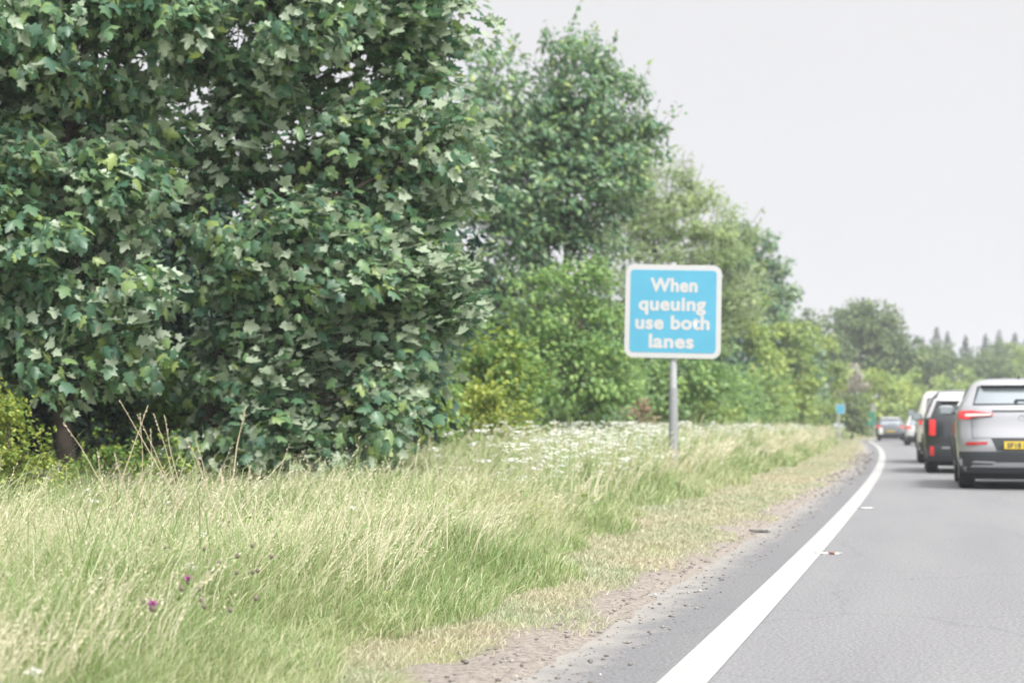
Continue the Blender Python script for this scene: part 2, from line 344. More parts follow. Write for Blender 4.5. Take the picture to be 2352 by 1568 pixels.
def crown_mesh(name, blobs, leaf, T, clump, per, wind=.4, up=.75, droop=.45, whips=0, whip_len=.6, shell=.75, tubes=None, upleaf=0, flip=.15):
    P, O, Q, FL = crown_points(blobs, clump, per, shell)
    if whips:
        WP, WO = [], []
        for _ in range(whips):
            c, r = blobs[rng.integers(len(blobs))]; c = np.array(c); r = np.array(r) if np.ndim(r) else np.array([r]*3)
            d = nrm(rng.normal(size=3)+np.array([.15, 0, .9])); s = c+d*r*.9
            l = whip_len*(.4+.8*rng.random()); e = s + nrm(d*.5+np.array([.12, 0, .9])+rng.normal(size=3)*.25)*l
            k = max(5, int(l/leaf*2.2)); t = rng.random(k)[:, None]
            WP.append(s+(e-s)*t+rng.normal(size=(k, 3))*leaf*.35); WO.append(nrm(rng.normal(size=(k, 3))+np.array([0, 0, .4])))
            if tubes is not None: tubes.add([c, s, (s+e)/2, e], [leaf*.06, leaf*.05, leaf*.04, leaf*.02], 3)
        P = np.concatenate([P]+WP); O = np.concatenate([O]+WO); FL = np.concatenate([FL, np.full(len(P)-len(FL), .3)])
    n = len(P); O = nrm(O)
    Nn = O*.55 + np.array([0, -.05, up]) + rng.normal(size=(n, 3))*.42
    D = O*.6 + np.array([0, 0, -droop+upleaf]) + wind*WIND + rng.normal(size=(n, 3))*.45
    fl = rng.random(n) < flip*3*FL; Nn[fl] *= -1; D[fl] += WIND*1.2
    S = leaf*(.6+.75*rng.random(n))
    V, F = leaves(P-.35*leaf*nrm(D), D, Nn, S, T)
    return tri_mesh(name, V, F), Q
def tree(name, label, cat, base_px, Y, blobs_px, leaf, T, mat, clump, per, group=None, trunk_r=.09, depth=1.0, ground=0.0, crown_name='crown', trunk_name='trunk', branches=True, **kw):
    """base_px: where the trunk stands across the view; blobs_px: (x, y, r, dy) outlines the crown at distance Y"""
    b = at(base_px, 975, Y); base = Vector((b.x, Y, ground))
    root = empty(name, base); tag(root, label, cat, group)
    s = 3800/Y; blobs = []
    for q in blobs_px:
        dy = q[3] if len(q) > 3 else random.uniform(-.3, .3)*depth
        p = at(q[0], q[1], Y+dy) - base; r = q[2]/s
        blobs.append((tuple(p), (r, r*depth, r*(q[4] if len(q) > 4 else .95))))
    tb = Tubes()
    top = max(blobs, key=lambda q: q[0][2])[0]; hgt = top[2]
    me, Q = crown_mesh(name+'_crown', blobs, leaf, T, clump, per, tubes=tb, **kw)
    # trunk and limbs
    cx = np.mean([q[0] for q in blobs], 0)
    tp = limb((0, 0, -.1), (top[0]*.6, top[1]*.4, hgt*.92), n=8, jit=.05)
    tb.add(tp, [trunk_r*(1-.85*i/8) for i in range(9)], 8)
    for q in blobs:
        c = Vector(q[0]); z = max(.34*hgt, min(c.z-.25*abs(c.x), hgt*.8)); i = min(8, max(0, int(z/(hgt*.92)*8)))
        pts = limb(tp[i], c, sag=.04, n=4, jit=.12); rr = trunk_r*(1-.8*i/8)*.45
        tb.add(pts, [rr*(1-.16*j) for j in range(5)], 6)
        if branches:
            near = Q[np.linalg.norm(Q-np.array(q[0]), axis=1) < max(q[1])*1.1]
            for e in near[rng.permutation(len(near))[:16]]:
                tb.add(limb(pts[random.choice([2, 3, 4])], e, n=3, jit=.15), [rr*.3, rr*.25, rr*.18, rr*.1], 4)
    link(trunk_name, tb.mesh(trunk_name), M['bark'], root, smooth=True)
    link(crown_name, me, mat, root)
    return root

G1 = 'roadside trees left of the road'
# the two near sycamores
tree('sycamore_tree', 'tall sycamore with large lobed leaves at the left edge, dark hollow beneath it', 'tree', 150, 15.8,
     [(40, 120, 230), (210, 60, 180), (-80, 380, 230), (70, 480, 190), (200, 330, 120), (40, 700, 130), (250, 640, 120), (300, 780, 95), (330, 90, 130), (-150, 650, 180), (170, 560, 120), (170, -120, 220), (-120, -40, 250), (330, 230, 90), (300, 420, 90), (150, 820, 75), (30, 840, 90)],
     .118, SYC, M['sycamore'], .36, 54, G1, trunk_r=.10, depth=1.1, wind=.35, droop=.5, flip=.22, whips=40, whip_len=.6)
tree('sycamore_tree', 'big sycamore with wind-turned pale leaves, immediately right of the dark trunk hollow', 'tree', 435, 17,
     [(700, 100, 210), (920, 30, 150), (1010, 30, 90), (540, 150, 130), (560, 330, 100), (760, 380, 200), (960, 420, 150), (1030, 330, 95), (640, 560, 140), (820, 640, 170), (950, 590, 110), (1020, 740, 75), (700, 820, 140), (900, 800, 130), (760, 960, 95), (880, 950, 90), (620, 900, 90), (560, 700, 80), (800, -120, 240), (450, -60, 150), (940, 190, 48), (430, 130, 95), (400, 320, 80), (460, 470, 85), (600, 1010, 70), (500, 860, 80), (700, 1040, 60), (480, 1000, 55)],
     .118, SYC, M['sycamore'], .36, 54, G1, trunk_r=.10, depth=1.15, wind=.9, droop=.35, flip=.6, whips=60, whip_len=.5)
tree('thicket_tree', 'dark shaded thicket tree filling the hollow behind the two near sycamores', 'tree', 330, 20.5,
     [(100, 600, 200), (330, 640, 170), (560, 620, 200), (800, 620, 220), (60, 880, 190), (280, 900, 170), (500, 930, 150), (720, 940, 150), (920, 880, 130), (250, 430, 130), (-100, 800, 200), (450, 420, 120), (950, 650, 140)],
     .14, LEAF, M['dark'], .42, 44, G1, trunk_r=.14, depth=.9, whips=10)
tree('sycamore_tree', 'tall rounded sycamore whose twiggy top rises to the left of and above the blue sign', 'tree', 1322, 38,
     [(1290, 215, 120), (1180, 270, 110), (1390, 250, 95), (1440, 340, 75), (1300, 400, 160), (1170, 430, 110), (1150, 560, 120), (1060, 640, 80), (1420, 440, 70), (1110, 180, 60), (1240, 540, 100), (1390, 160, 40), (1285, 120, 45), (1480, 300, 30), (1100, 330, 80), (1340, 620, 60), (1180, 690, 90), (1230, 330, 110), (1370, 360, 100), (1240, 460, 110), (1350, 530, 80), (1130, 470, 70)],
     .17, LEAF, M['sycamore_b'], .46, 36, G1, trunk_r=.15, depth=.95, wind=.5, whips=120, whip_len=.8)
tree('ash_sapling', 'bright green young tree below the tall rounded sycamore, left of the sign', 'tree', 1270, 35,
     [(1240, 700, 75), (1330, 660, 70), (1400, 700, 55), (1310, 760, 85), (1230, 830, 85), (1330, 870, 90), (1400, 820, 60), (1250, 920, 70), (1370, 930, 60), (1420, 900, 40)],
     .14, LEAF, M['ash'], .38, 34, G1, trunk_r=.06, whips=50, whip_len=.6)
tree('elder_bush', 'dull green bushy shrub between the near sycamore and the young ash', 'bush', 1110, 30,
     [(1110, 800, 65), (1170, 810, 60), (1080, 850, 60), (1150, 880, 65), (1030, 900, 60), (1200, 900, 55)],
     .12, LEAF, M['bramble'], .33, 34, 'bushes along the hedge', trunk_r=.05, whips=25, whip_len=.4)
tree('willow_tree', 'pale feathery willow rising behind the blue sign', 'tree', 1540, 56,
     [(1530, 470, 90), (1590, 440, 45), (1450, 520, 90), (1620, 540, 85), (1550, 600, 110), (1660, 620, 75), (1460, 650, 90), (1580, 740, 100), (1690, 560, 45), (1690, 700, 70), (1480, 400, 50), (1490, 780, 80)],
     .22, NARROW, M['willow'], .52, 50, G1, trunk_r=.12, whips=150, whip_len=.9, upleaf=.5)
tree('maple_tree', 'darker green tree with a ragged right edge, beyond the willow', 'tree', 1760, 90,
     [(1690, 540, 42), (1735, 570, 42), (1760, 610, 40), (1730, 600, 50), (1770, 650, 50), (1800, 665, 34), (1740, 710, 65), (1790, 740, 40), (1760, 800, 60), (1700, 640, 40)],
     .30, QUICK, M['sycamore_b'], .7, 36, G1, trunk_r=.12, whips=30, whip_len=.7)
tree('hawthorn_hedge_bush', 'yellow-green hedge bush directly behind the post of the blue sign', 'bush', 1540, 52,
     [(1500, 850, 70), (1570, 860, 70), (1620, 900, 60), (1480, 900, 50), (1550, 930, 60), (1640, 840, 55)],
     .18, QUICK, M['ash'], .45, 34, 'bushes along the hedge', trunk_r=.05, whips=20, whip_len=.4)
tree('hedge_tree', 'light green roadside tree right of the sign, with a hazy yellowish crown', 'tree', 1700, 78,
     [(1680, 790, 75), (1640, 720, 60), (1720, 840, 75), (1680, 910, 65), (1620, 930, 50), (1740, 920, 55), (1720, 740, 55)],
     .25, QUICK, M['hedge'], .6, 36, G1, trunk_r=.08, whips=50, whip_len=.5)
tree('hedge_tree', 'yellow-green roadside tree right of the hazy one, level with the white flower bank', 'tree', 1800, 88,
     [(1790, 800, 55), (1810, 860, 60), (1780, 920, 55), (1830, 780, 40), (1830, 930, 45)],
     .28, QUICK, M['hedge'], .65, 36, G1, trunk_r=.08, whips=30, whip_len=.5)
tree('poplar_tree', 'narrow blue-green upright tree just short of the far blue sign', 'tree', 1865, 95,
     [(1855, 830, 38), (1870, 870, 38), (1850, 910, 40), (1880, 930, 32), (1860, 955, 28), (1848, 790, 28)],
     .28, QUICK, M['sycamore_b'], .6, 40, G1, trunk_r=.08, whips=10, whip_len=.5)
tree('hedge_tree', 'furthest yellow-green hedge tree, its edge touching the far blue sign', 'tree', 1895, 104,
     [(1890, 810, 34), (1905, 860, 34), (1900, 905, 30), (1905, 940, 25), (1870, 780, 30)],
     .3, QUICK, M['hedge'], .65, 36, G1, trunk_r=.08, whips=15, whip_len=.5)
tree('oak_tree', 'hazy grey-green tree peeping over the hedge left of the big round tree', 'tree', 1860, 135,
     [(1850, 740, 28), (1880, 760, 30), (1910, 800, 34), (1830, 760, 26), (1900, 850, 40)],
     .35, QUICK, M['olive'], .8, 36, 'far trees beyond the bend', trunk_r=.15)
tree('shrub', 'dark rounded roadside shrub between the two far signs', 'bush', 1955, 108,
     [(1945, 935, 28), (1965, 950, 28), (1975, 975, 22), (1950, 975, 22), (1975, 925, 22)],
     .22, QUICK, M['olive'], .5, 40, 'bushes along the hedge', trunk_r=.08)
tree('grey_shrub', 'pinkish grey thinly leaved shrub above the far blue sign', 'bush', 1950, 118,
     [(1945, 865, 26), (1960, 895, 26), (1935, 900, 20)],
     .28, QUICK, M['pinkgrey'], .6, 36, 'bushes along the hedge', trunk_r=.08)
tree('oak_tree', 'largest round-topped dark tree on the skyline above the queue of cars', 'tree', 2000, 150,
     [(1955, 745, 50), (1985, 742, 52), (2020, 755, 52), (2000, 780, 72), (2055, 795, 50), (2080, 815, 30), (1950, 790, 45), (2010, 830, 60), (2075, 830, 40), (1925, 830, 30), (2040, 870, 50)],
     .40, QUICK, M['olive'], 1.1, 60, 'far trees beyond the bend', trunk_r=.35)
k = 0
far = [('broad olive tree below the largest round one, over the green sign', 2010, 128, [(1990, 890, 34), (2030, 880, 34), (2010, 930, 34), (2050, 925, 34)], 'hedge'),
       ('yellowish tree standing over the roof of the furthest dark car', 2075, 135, [(2075, 890, 34), (2100, 915, 34), (2060, 935, 28), (2110, 945, 25)], 'hedge'),
       ('tree with a dark underside over the roof of the tall silver car', 2140, 165, [(2130, 830, 34), (2170, 840, 38), (2150, 880, 36), (2110, 860, 30)], 'olive'),
       ('bushy tree directly over the roof of the black car', 2200, 155, [(2190, 880, 34), (2160, 915, 30), (2220, 900, 34)], 'hedge'),
       ('hazy tree over the near car roof, left of the antenna', 2280, 170, [(2250, 850, 38), (2290, 840, 40), (2270, 890, 40), (2320, 880, 34)], 'olive'),
       ('hazy tree at the right edge above the near car', 2370, 190, [(2340, 830, 34), (2380, 820, 36), (2360, 870, 40), (2410, 850, 40)], 'hedge'),
       ('low skyline tree just right of the largest round one', 2135, 205, [(2110, 812, 20), (2140, 806, 22), (2170, 814, 22), (2200, 836, 22), (2150, 855, 28)], 'olive'),
       ('low skyline tree above the near car, under the conifer tops', 2260, 215, [(2230, 836, 20), (2260, 822, 22), (2300, 808, 24), (2340, 806, 22), (2290, 850, 28)], 'olive')]
for lab, bx, Y, bl, mk in far:
    tree('broadleaf_tree', lab, 'tree', bx, Y, bl+[(b[0], 955, b[2]*1.1) for b in bl[:3]], .38, QUICK, M[mk], .9, 36, 'far trees beyond the bend', trunk_r=.25, branches=False)
def conifer(px, py, Y, label):
    top = at(px, py, Y); hgt = top.z; root = empty('conifer_tree', (top.x, Y, 0)); tag(root, label, 'tree', 'conifers on the skyline')
    lean_ = random.uniform(-.4, .4); tb = Tubes(); tb.add([(0, 0, 0), (lean_, 0, hgt)], [.3, .03], 6); link('trunk', tb.mesh('trunk'), M['bark'], root)
    n = 2600; t = rng.random(n)**.75; z = hgt*(1-t*.75); wf = random.uniform(.18, .34); rr = (.04+hgt*wf*t*(.75+.35*np.sin(t*random.uniform(25, 50))))*rng.random(n)**.5; a = rng.random(n)*2*math.pi
    P = np.stack([rr*np.cos(a)+lean_*z/hgt, rr*np.sin(a), z], -1); D = np.stack([np.cos(a), np.sin(a), -.2+0*a], -1)+rng.normal(size=(n, 3))*.3
    V, F = leaves(P, D, np.array([0, 0, 1.])+rng.normal(size=(n, 3))*.5, .15+.7*t**.5*(.5+.5*rng.random(n)), QUICK)
    link('crown', tri_mesh('conifer_crown', V, F), M['conifer'], root)
CT = [(2078, 790, 'dark conifer tip just right of the big round tree'), (2152, 748, 'slim conifer, tallest of the left-hand conifer tips'), (2113, 772, 'stubby blunt conifer tip, left of the slim tallest one'),
      (2180, 758, 'broad conifer tip over the black car'), (2222, 768, 'conifer tip at the right end of the left-hand row'),
      (2262, 765, 'first conifer of the right-hand clump over the near car'), (2292, 756, 'bushy middle conifer of the right-hand clump'),
      (2330, 762, 'thin spiky conifer near the right edge'), (2360, 778, 'conifer at the very right edge of the view')]
for x, y, lab in CT: conifer(x, y, 250+random.uniform(-10, 10), lab)

# low bushes in front of the hedge
def bush(name, label, px, Y, bl, leaf, mk, clump=.16, per=22, **kw):
    kw.setdefault('T', LEAF); T = kw.pop('T')
    return tree(name, label, 'bush', px, Y, bl, leaf, T, M[mk], clump, per, 'bushes along the hedge', trunk_r=.025, crown_name='foliage', trunk_name='stem', droop=.1, wind=.1, **kw)
bush('bramble_bush', 'small yellow-green bush at the left edge, in front of the dark hollow', 40, 14, [(20, 1000, 45), (50, 1060, 55), (100, 1090, 40), (-20, 1080, 70), (60, 1150, 60), (10, 940, 22)], .045, 'yellow', .13, 34, whips=45, whip_len=.3)
bush('bramble_bush', 'straggly light green bush at the foot of the left sycamore, among dry stalks', 300, 15.5, [(290, 1050, 36), (240, 1075, 36), (350, 1075, 40), (410, 1095, 34), (190, 1080, 34), (330, 1110, 40)], .05, 'bramble', .13, 24, whips=34, whip_len=.34)
bush('bramble_bush', 'low green bush under the big sycamore, behind the tall grass', 700, 18.5, [(640, 1050, 42), (700, 1035, 45), (780, 1035, 45), (850, 1030, 40), (590, 1075, 40), (540, 1090, 34)], .055, 'bramble', .14, 26, whips=30, whip_len=.3)
bush('elder_bush', 'bright yellow-green rounded bush where the big sycamore ends', 1100, 28, [(1090, 950, 50), (1140, 930, 40), (1170, 970, 40), (1060, 985, 42), (1110, 900, 28), (1120, 990, 50)], .10, 'yellow', .25, 30, whips=40, whip_len=.3)
bush('elder_bush', 'olive bush with bare brown stems, left of the bright yellow-green one', 960, 25, [(960, 960, 45), (1000, 985, 40), (920, 990, 42), (1010, 940, 34)], .10, 'bramble', .25, 26, whips=30, whip_len=.35)
bush('dead_shrub', 'small brown withered shrub in front of the hedge, left of the sign post', 1450, 44, [(1450, 940, 32), (1470, 965, 28), (1430, 970, 28)], .12, 'brown', .3, 22, whips=12, whip_len=.2)
bush('hawthorn_bush', 'dark green bush behind the pale grass, left of the withered shrub', 1350, 38, [(1290, 950, 45), (1350, 960, 45), (1240, 970, 40), (1400, 970, 35)], .12, 'sycamore_b', .3, 28, whips=20, whip_len=.2)
for i, (px, Y, lab) in enumerate([(1600, 60, 'low hedge bush right behind the white flower bank'), (1720, 80, 'low hedge bush at the narrowing of the white flower bank'), (1840, 92, 'low hedge bush where the verge curves away')]):
    bush('hawthorn_bush', lab, px, Y, [(px-45, 955, 34), (px, 950, 36), (px+45, 955, 34), (px-20, 975, 26), (px+22, 975, 26)], .22, 'hedge', .5, 30, T=QUICK, whips=12, whip_len=.3)
#@@GRASS

# ---------------------------------------------------------------- the hedge row behind everything
hd = empty('hedge', (rd(15, -9), 15, 0)); tag(hd, 'dense dark hedgerow running unbroken behind the roadside trees down to the grass', 'hedge')
hx, hy = rd(15, -9), 15
def hedge_layer(mk, Y0, Y1, o0, o1, hfun, n, leafk, name):
    Y = np.exp(rng.uniform(np.log(Y0), np.log(Y1), n)); off = rng.uniform(o1, o0, n)
    off -= .5*np.sin(Y*.9)+.4*np.sin(Y*2.3); off *= np.clip(1-(Y-55)/90, .5, 1)
    hh = hfun(Y)*(1+.16*np.sin(Y*1.4)+.12*np.sin(Y*3.7+1)+.08*np.sin(Y*9)); z = hh*rng.random(n)**.8
    S = leafk*(Y/15)**.65; m = 34
    c = np.stack([rd(Y, off), Y, z], -1); cr = (S*2.6)[:, None]
    P = c[:, None, :]+rng.normal(size=(n, m, 3))*cr[:, None, :]*np.array([1, 1, .8])*.55
    P[:, :, 2] = np.abs(P[:, :, 2]); P = P.reshape(-1, 3); SS = np.repeat(S, m)*(.6+.8*rng.random(n*m))
    Nn = np.array([.25, -.4, .65])+rng.normal(size=(n*m, 3))*.5; D = rng.normal(size=(n*m, 3))+np.array([.4, -.2, -.1])
    V, F = leaves(P, D, Nn, SS, QUICK); V = V-np.array([hx, hy, 0])
    link(name, tri_mesh(name, V, F), mk, hd)
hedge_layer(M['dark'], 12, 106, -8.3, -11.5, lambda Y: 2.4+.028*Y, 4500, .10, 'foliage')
hedge_layer(M['sycamore_b'], 12, 104, -11, -14, lambda Y: 3.0+.035*np.minimum(Y, 60), 4000, .12, 'foliage')
hedge_layer(M['ash'], 19, 106, -7.2, -8.8, lambda Y: 1.1+.022*Y, 5500, .075, 'foliage')
hedge_layer(M['bramble'], 10, 104, -6.6, -8.2, lambda Y: .45+.0*Y, 2600, .05, 'foliage')

# ---------------------------------------------------------------- grass
def sample(n, Y0, Y1, pw=1.0):
    """positions in view of the road's near side, denser towards the eye: returns Y and off"""
    u = rng.random(n); Y = Y0*(Y1/Y0)**(u**pw)
    lo = offset_of(-.33*Y-.4, Y); lo = np.maximum(lo, -8.5 if Y1 > 20 else -9)
    return Y, lo
def tall_edge(Y): return -np.minimum(1.25+.055*Y, 2.35)-.22*np.sin(Y*.8)*np.sin(Y*.37+1)-.10*np.sin(Y*2.9)
def _b(): pass
def blades(name, Y, off, h, wd, lean, mat, label, cat=None):
    n = len(Y); X = rd(Y, off); z0 = ground_h(Y, off)-.01
    az = rng.random(n)*2*math.pi; sx, sy = np.cos(az)*wd/2, np.sin(az)*wd/2
    dx = h*lean*(.32+1.0*rng.normal(size=n)); dy = h*lean*rng.normal(size=n)*.9
    b = np.stack([X, Y, z0], -1); side = np.stack([sx, sy, 0*sx], -1)
    m1 = b+np.stack([dx*.18, dy*.18, h*.45], -1); m2 = b+np.stack([dx*.5, dy*.5, h*.8], -1); t = b+np.stack([dx, dy, h*(1-.25*np.abs(lean))], -1)
    V = np.stack([b-side, b+side, m1-side*.85, m1+side*.85, m2-side*.55, m2+side*.55, t], 1).reshape(-1, 3)
    F = np.array([(0, 1, 3), (0, 3, 2), (2, 3, 5), (2, 5, 4), (4, 5, 6)])
    FF = (F[None]+(np.arange(n)*7)[:, None, None]).reshape(-1, 3)
    o = link(name, tri_mesh(name, V, FF), mat); tag(o, label, cat, kind='stuff'); return o
def patchy(Y, off, sd, thr, f=1.0): return wob(off*1.6*f, Y*1.1*f, 1, sd) > thr
# tall meadow grass
n = 470000
Y, lo = sample(n, 3.0, 120, .85); off = lo+(tall_edge(Y)+.35-lo)*rng.random(n)
edge = np.clip((tall_edge(Y)+.35-off)/.9, 0, 1)
h = (.10+(.30+.14*wob(off, Y, .8, 2)+.07*wob(off, Y, 3.1, 7))*edge)*(.4+1.0*rng.random(n))
h *= np.interp(Y, [5, 13, 20, 32], [.95, 1.0, 1.2, 1.5])*np.where(off < -5.5, 1.15, 1)
tl = (rng.random(n) < .04)&(edge > .9); h[tl] *= 1.45
wd = np.maximum(.0032, .00075*Y)*(.6+.9*rng.random(n))
mk = (wob(off*1.2, Y*.5, 1, 4)*.8 > rng.normal(size=n)*.55+.05)
a = ~mk
blades('tall_grass', Y[a], off[a], h[a], wd[a], .5, M['grass'], 'long pale meadow grass bending to the right over the verge')
blades('green_grass', Y[mk], off[mk], h[mk]*.9, wd[mk]*1.1, .35, M['grass_green'], 'fresh green grass growing through the pale meadow grass')
# flowering straw stalks with heads
n = 34000
Y, lo = sample(n, 3.2, 110, .8); off = lo+(tall_edge(Y)-.15-lo)*rng.random(n)
keep = wob(off*1.2, Y*.9, 1, 9) > rng.normal(size=n)*.35-.15; Y, off = Y[keep], off[keep]; n = len(Y)
h = (.38+.14*wob(off, Y, .7, 5))*(.7+.6*rng.random(n)); h *= np.interp(Y, [5, 12, 28, 60], [1, 1.08, 1.45, 1.3])*np.where(rng.random(n) < .12, 1.35, 1); X = rd(Y, off); ww = np.maximum(.0022, .00055*Y)
base = np.stack([X, Y, 0*X], -1); bend = np.stack([h*(.28+.22*rng.normal(size=n)), h*.15*rng.normal(size=n), h], -1)
mid = base+bend*np.array([.35, .35, .62]); top = base+bend
side = np.stack([ww/2, 0*ww, 0*ww], -1); sidy = np.stack([0*ww, ww/2, 0*ww], -1)
V = np.stack([base-side, base+side, mid-side, mid+side, top], 1).reshape(-1, 3); F = np.array([(0, 1, 3), (0, 3, 2), (2, 3, 4)])
FF = (F[None]+(np.arange(n)*5)[:, None, None]).reshape(-1, 3)
k = 7; tt = np.linspace(.0, 1, k); dirr = nrm(top-mid); HL = np.minimum(.14, h*.28)
P = (top-dirr*HL[:, None])[:, None, :]+dirr[:, None, :]*HL[:, None, None]*tt[None, :, None]+rng.normal(size=(n, k, 3))*ww[:, None, None]*.5
D = np.repeat(dirr, k, 0)+rng.normal(size=(n*k, 3))*.35+np.array([.15, 0, -.05]); S = np.repeat(np.maximum(.016, .0019*Y), k)*(1.15-.5*np.tile(tt, n))
V2, F2 = leaves(P.reshape(-1, 3), D, rng.normal(size=(n*k, 3)), S*1.25, NARROW)
o = link('grass_seed_heads', tri_mesh('grass_seed_heads', np.concatenate([V, V2]), np.concatenate([FF, F2+len(V)])), M['straw'])
tag(o, 'straw coloured flowering grass stalks with drooping seed heads', kind='stuff')
# leafy weeds among the grass
nc = 420; Yc = 8.0*(45/8.0)**rng.random(nc); loc = np.maximum(offset_of(-.33*Yc, Yc), -7.2); oc = loc+(tall_edge(Yc)-.1-loc)*rng.random(nc)
k = 26; hh = (.10+.26*rng.random(nc)); tz = rng.random((nc, k))
P = np.stack([rd(Yc, oc)[:, None]+rng.normal(size=(nc, k))*.06+.1*tz, Yc[:, None]+rng.normal(size=(nc, k))*.06, .03+tz*(hh*np.interp(Yc, [5, 30], [1, 1.9]))[:, None]], -1).reshape(-1, 3)
aa = rng.random(nc*k)*6.283; D = np.stack([np.cos(aa), np.sin(aa), .35+0*aa], -1)+rng.normal(size=(nc*k, 3))*.2
V, F = leaves(P, D, np.array([0, 0, 1.])+rng.normal(size=(nc*k, 3))*.3, np.repeat(.025+.035*rng.random(nc), k)*(.6+.8*rng.random(nc*k)), LEAF)
tag(link('leafy_weeds', tri_mesh('leafy_weeds', V, F), M['bramble']), 'small leafy green weeds scattered through the verge grass', kind='stuff')
# short verge grass
n = 300000
Y, lo = sample(n, 3.0, 130, .85); e0, e1 = -.62+0*Y, tall_edge(Y)-.2
off = e1+(e0-e1)*rng.random(n)**1.1
keep = rng.random(n) < np.clip((-.74+.34*wob(off*2, Y*1.1, 1.4, 6)-off)/.45, .0, 1); Y, off = Y[keep], off[keep]; n = len(Y)
h = (.035+.05*np.clip((-off-.9)/1.2, 0, 1))*(.5+rng.random(n)); wd = np.maximum(.003, .0007*Y)*(.7+.6*rng.random(n))
blades('short_grass', Y, off, h, wd, .7, M['short'], 'short dry verge grass along the edge of the road')
# verge grass beyond on the right
n = 14000
Y = rng.uniform(25, 200, n); off = rng.uniform(8.1, 13.5, n)
X0 = Y
blades('reservation_grass', Y, off, .2*(.5+rng.random(n)), np.full(n, .05), .4, M['grass'], 'long grass on the far side of the carriageway')
# gravel
n = 3200
Y = 5*(60/5)**rng.random(n); off = -.60-.30*rng.normal(size=n)+.1*wob(Y, Y, 2); off = np.where(off > -.28, -.7, off)
X = rd(Y, off); sz = (.004+.010*rng.random(n)**4)*np.maximum(1, Y/14)
T8 = np.array([(1, 0, 0), (0, 1, 0), (-1, 0, 0), (0, -1, 0), (0, 0, .7), (0, 0, -.7)], float); F8 = np.array([(0, 1, 4), (1, 2, 4), (2, 3, 4), (3, 0, 4), (1, 0, 5), (2, 1, 5), (3, 2, 5), (0, 3, 5)])
c = np.stack([X, Y, np.maximum(ground_h(Y, off), 0)+sz*.3], -1)
V = (c[:, None, :]+sz[:, None, None]*(T8[None]*(.6+.8*rng.random((n, 6, 1))))).reshape(-1, 3); FF = (F8[None]+(np.arange(n)*6)[:, None, None]).reshape(-1, 3)
M['stone'] = leafmat('stone_chips', [(0, (.12, .11, .10)), (.85, (.27, .25, .23)), (1, (.48, .46, .43))], trans=0, rough=.9)
tag(link('gravel', tri_mesh('gravel', V, FF), M['stone']), 'loose stone chips and grit along the edge of the asphalt', kind='stuff')
# white umbel flowers on the bank
def umbels(pts, name, label):
    VV, FF2, mi, b = [], [], [], 0
    for (x, y, z, r) in pts:
        g0 = float(ground_h(y, offset_of(x, y))); w_ = max(.003, .0006*y)
        st = np.array([(x-w_-.05*z, y, g0), (x+w_-.05*z, y, g0), (x, y, z)]); VV.append(st); FF2.append(np.array([(0, 1, 2)])+b); mi.append([1]); b += 3
        kk = 9; a = rng.random(kk)*6.28; q = np.sqrt(rng.random(kk))*r
        for j in range(kk):
            cc = np.array([x+q[j]*math.cos(a[j]), y+q[j]*math.sin(a[j]), z-.15*q[j]*q[j]/max(r, .01)+rng.normal()*.006]); s = r*.36
            V5 = np.array([(math.cos(t)*s, math.sin(t)*s, 0) for t in np.arange(5)*1.2566])+np.array([0, 0, s*.25]); V5[:, 2] += rng.normal(size=5)*s*.3
            VV.append(np.concatenate([cc[None]+np.array([[0, 0, s*.1]]), cc+V5])); FF2.append(np.array([(0, 1+i, 1+(i+1) % 5) for i in range(5)])+b); mi.append([0]*5); b += 6
    return VV, FF2, mi
pts = []
while len(pts) < 1900:
    px, Y = random.gauss(1420, 150), 14+34*random.random()**1.1
    X = (px-1176)/3800*Y; off = float(offset_of(X, Y))
    if -6.9 < off < -2.3-.012*Y and wob(off*2, Y, .8, 12) > random.gauss(-.30, .4): pts.append((X, Y, (.42+.52*random.random())*(1.0 if Y < 22 else 1.12), .024+.036*random.random()))
while len(pts) < 3100:
    Y = random.uniform(38, 96); off = random.uniform(-6.8, -2.9)
    if wob(off, Y*.35, .8, 2) > random.gauss(-.3, .4): pts.append((float(rd(Y, off)), Y, .60+.42*random.random(), .045+.045*random.random()))
VV, F3, mi = umbels(pts, '', '')
o = link('white_wildflowers', tri_mesh('white_wildflowers', np.concatenate(VV), np.concatenate(F3), mi=np.concatenate(mi)), [M['umbel'], M['stemgreen']])
tag(o, 'drifts of small white umbel flowers over the grass bank around the sign post', kind='stuff')
def flower(px, py, Y, label, r=.03, name='white_wildflower'):
    p = at(px, py, Y); root = empty(name, (p.x, Y, 0)); tag(root, label, 'flower', 'single white flowers in the near grass')
    VV, F3, _ = umbels([(0, 0.0, p.z, r)], '', ''); V = np.concatenate(VV[1:]); F = np.concatenate(F3[1:])-3
    link('flower_head', tri_mesh('flower_head', V, F), M['umbel'], root)
    tb = Tubes(); tb.add([(-.04, 0, 0), (-.02, 0, p.z*.5), (0, 0, p.z)], [.003, .003, .002], 4); link('stem', tb.mesh('stem'), M['stemgreen'], root)
for (x, y, Y, r, l) in [(808, 1165, 9.5, .028, 'lone white flower head in the middle of the tall grass'), (218, 1150, 11.5, .034, 'white flower head at the foot of the left bramble bush'),
        (383, 1152, 11.5, .026, 'small white flower head left of the dry stalks, mid height'), (200, 1125, 12, .026, 'white flower just above the one at the bramble bush foot'),
        (440, 1300, 5.8, .016, 'tiny white flower just above the brighter purple knapweed'), (995, 1030, 14.5, .05, 'first white flower head where the near hedge bushes end'),
        (75, 1540, 4.2, .02, 'white flower in the bottom left corner of the grass'), (465, 1225, 7.0, .018, 'white flower right above the knapweed heads')]:
    flower(x, y, Y, l, r)
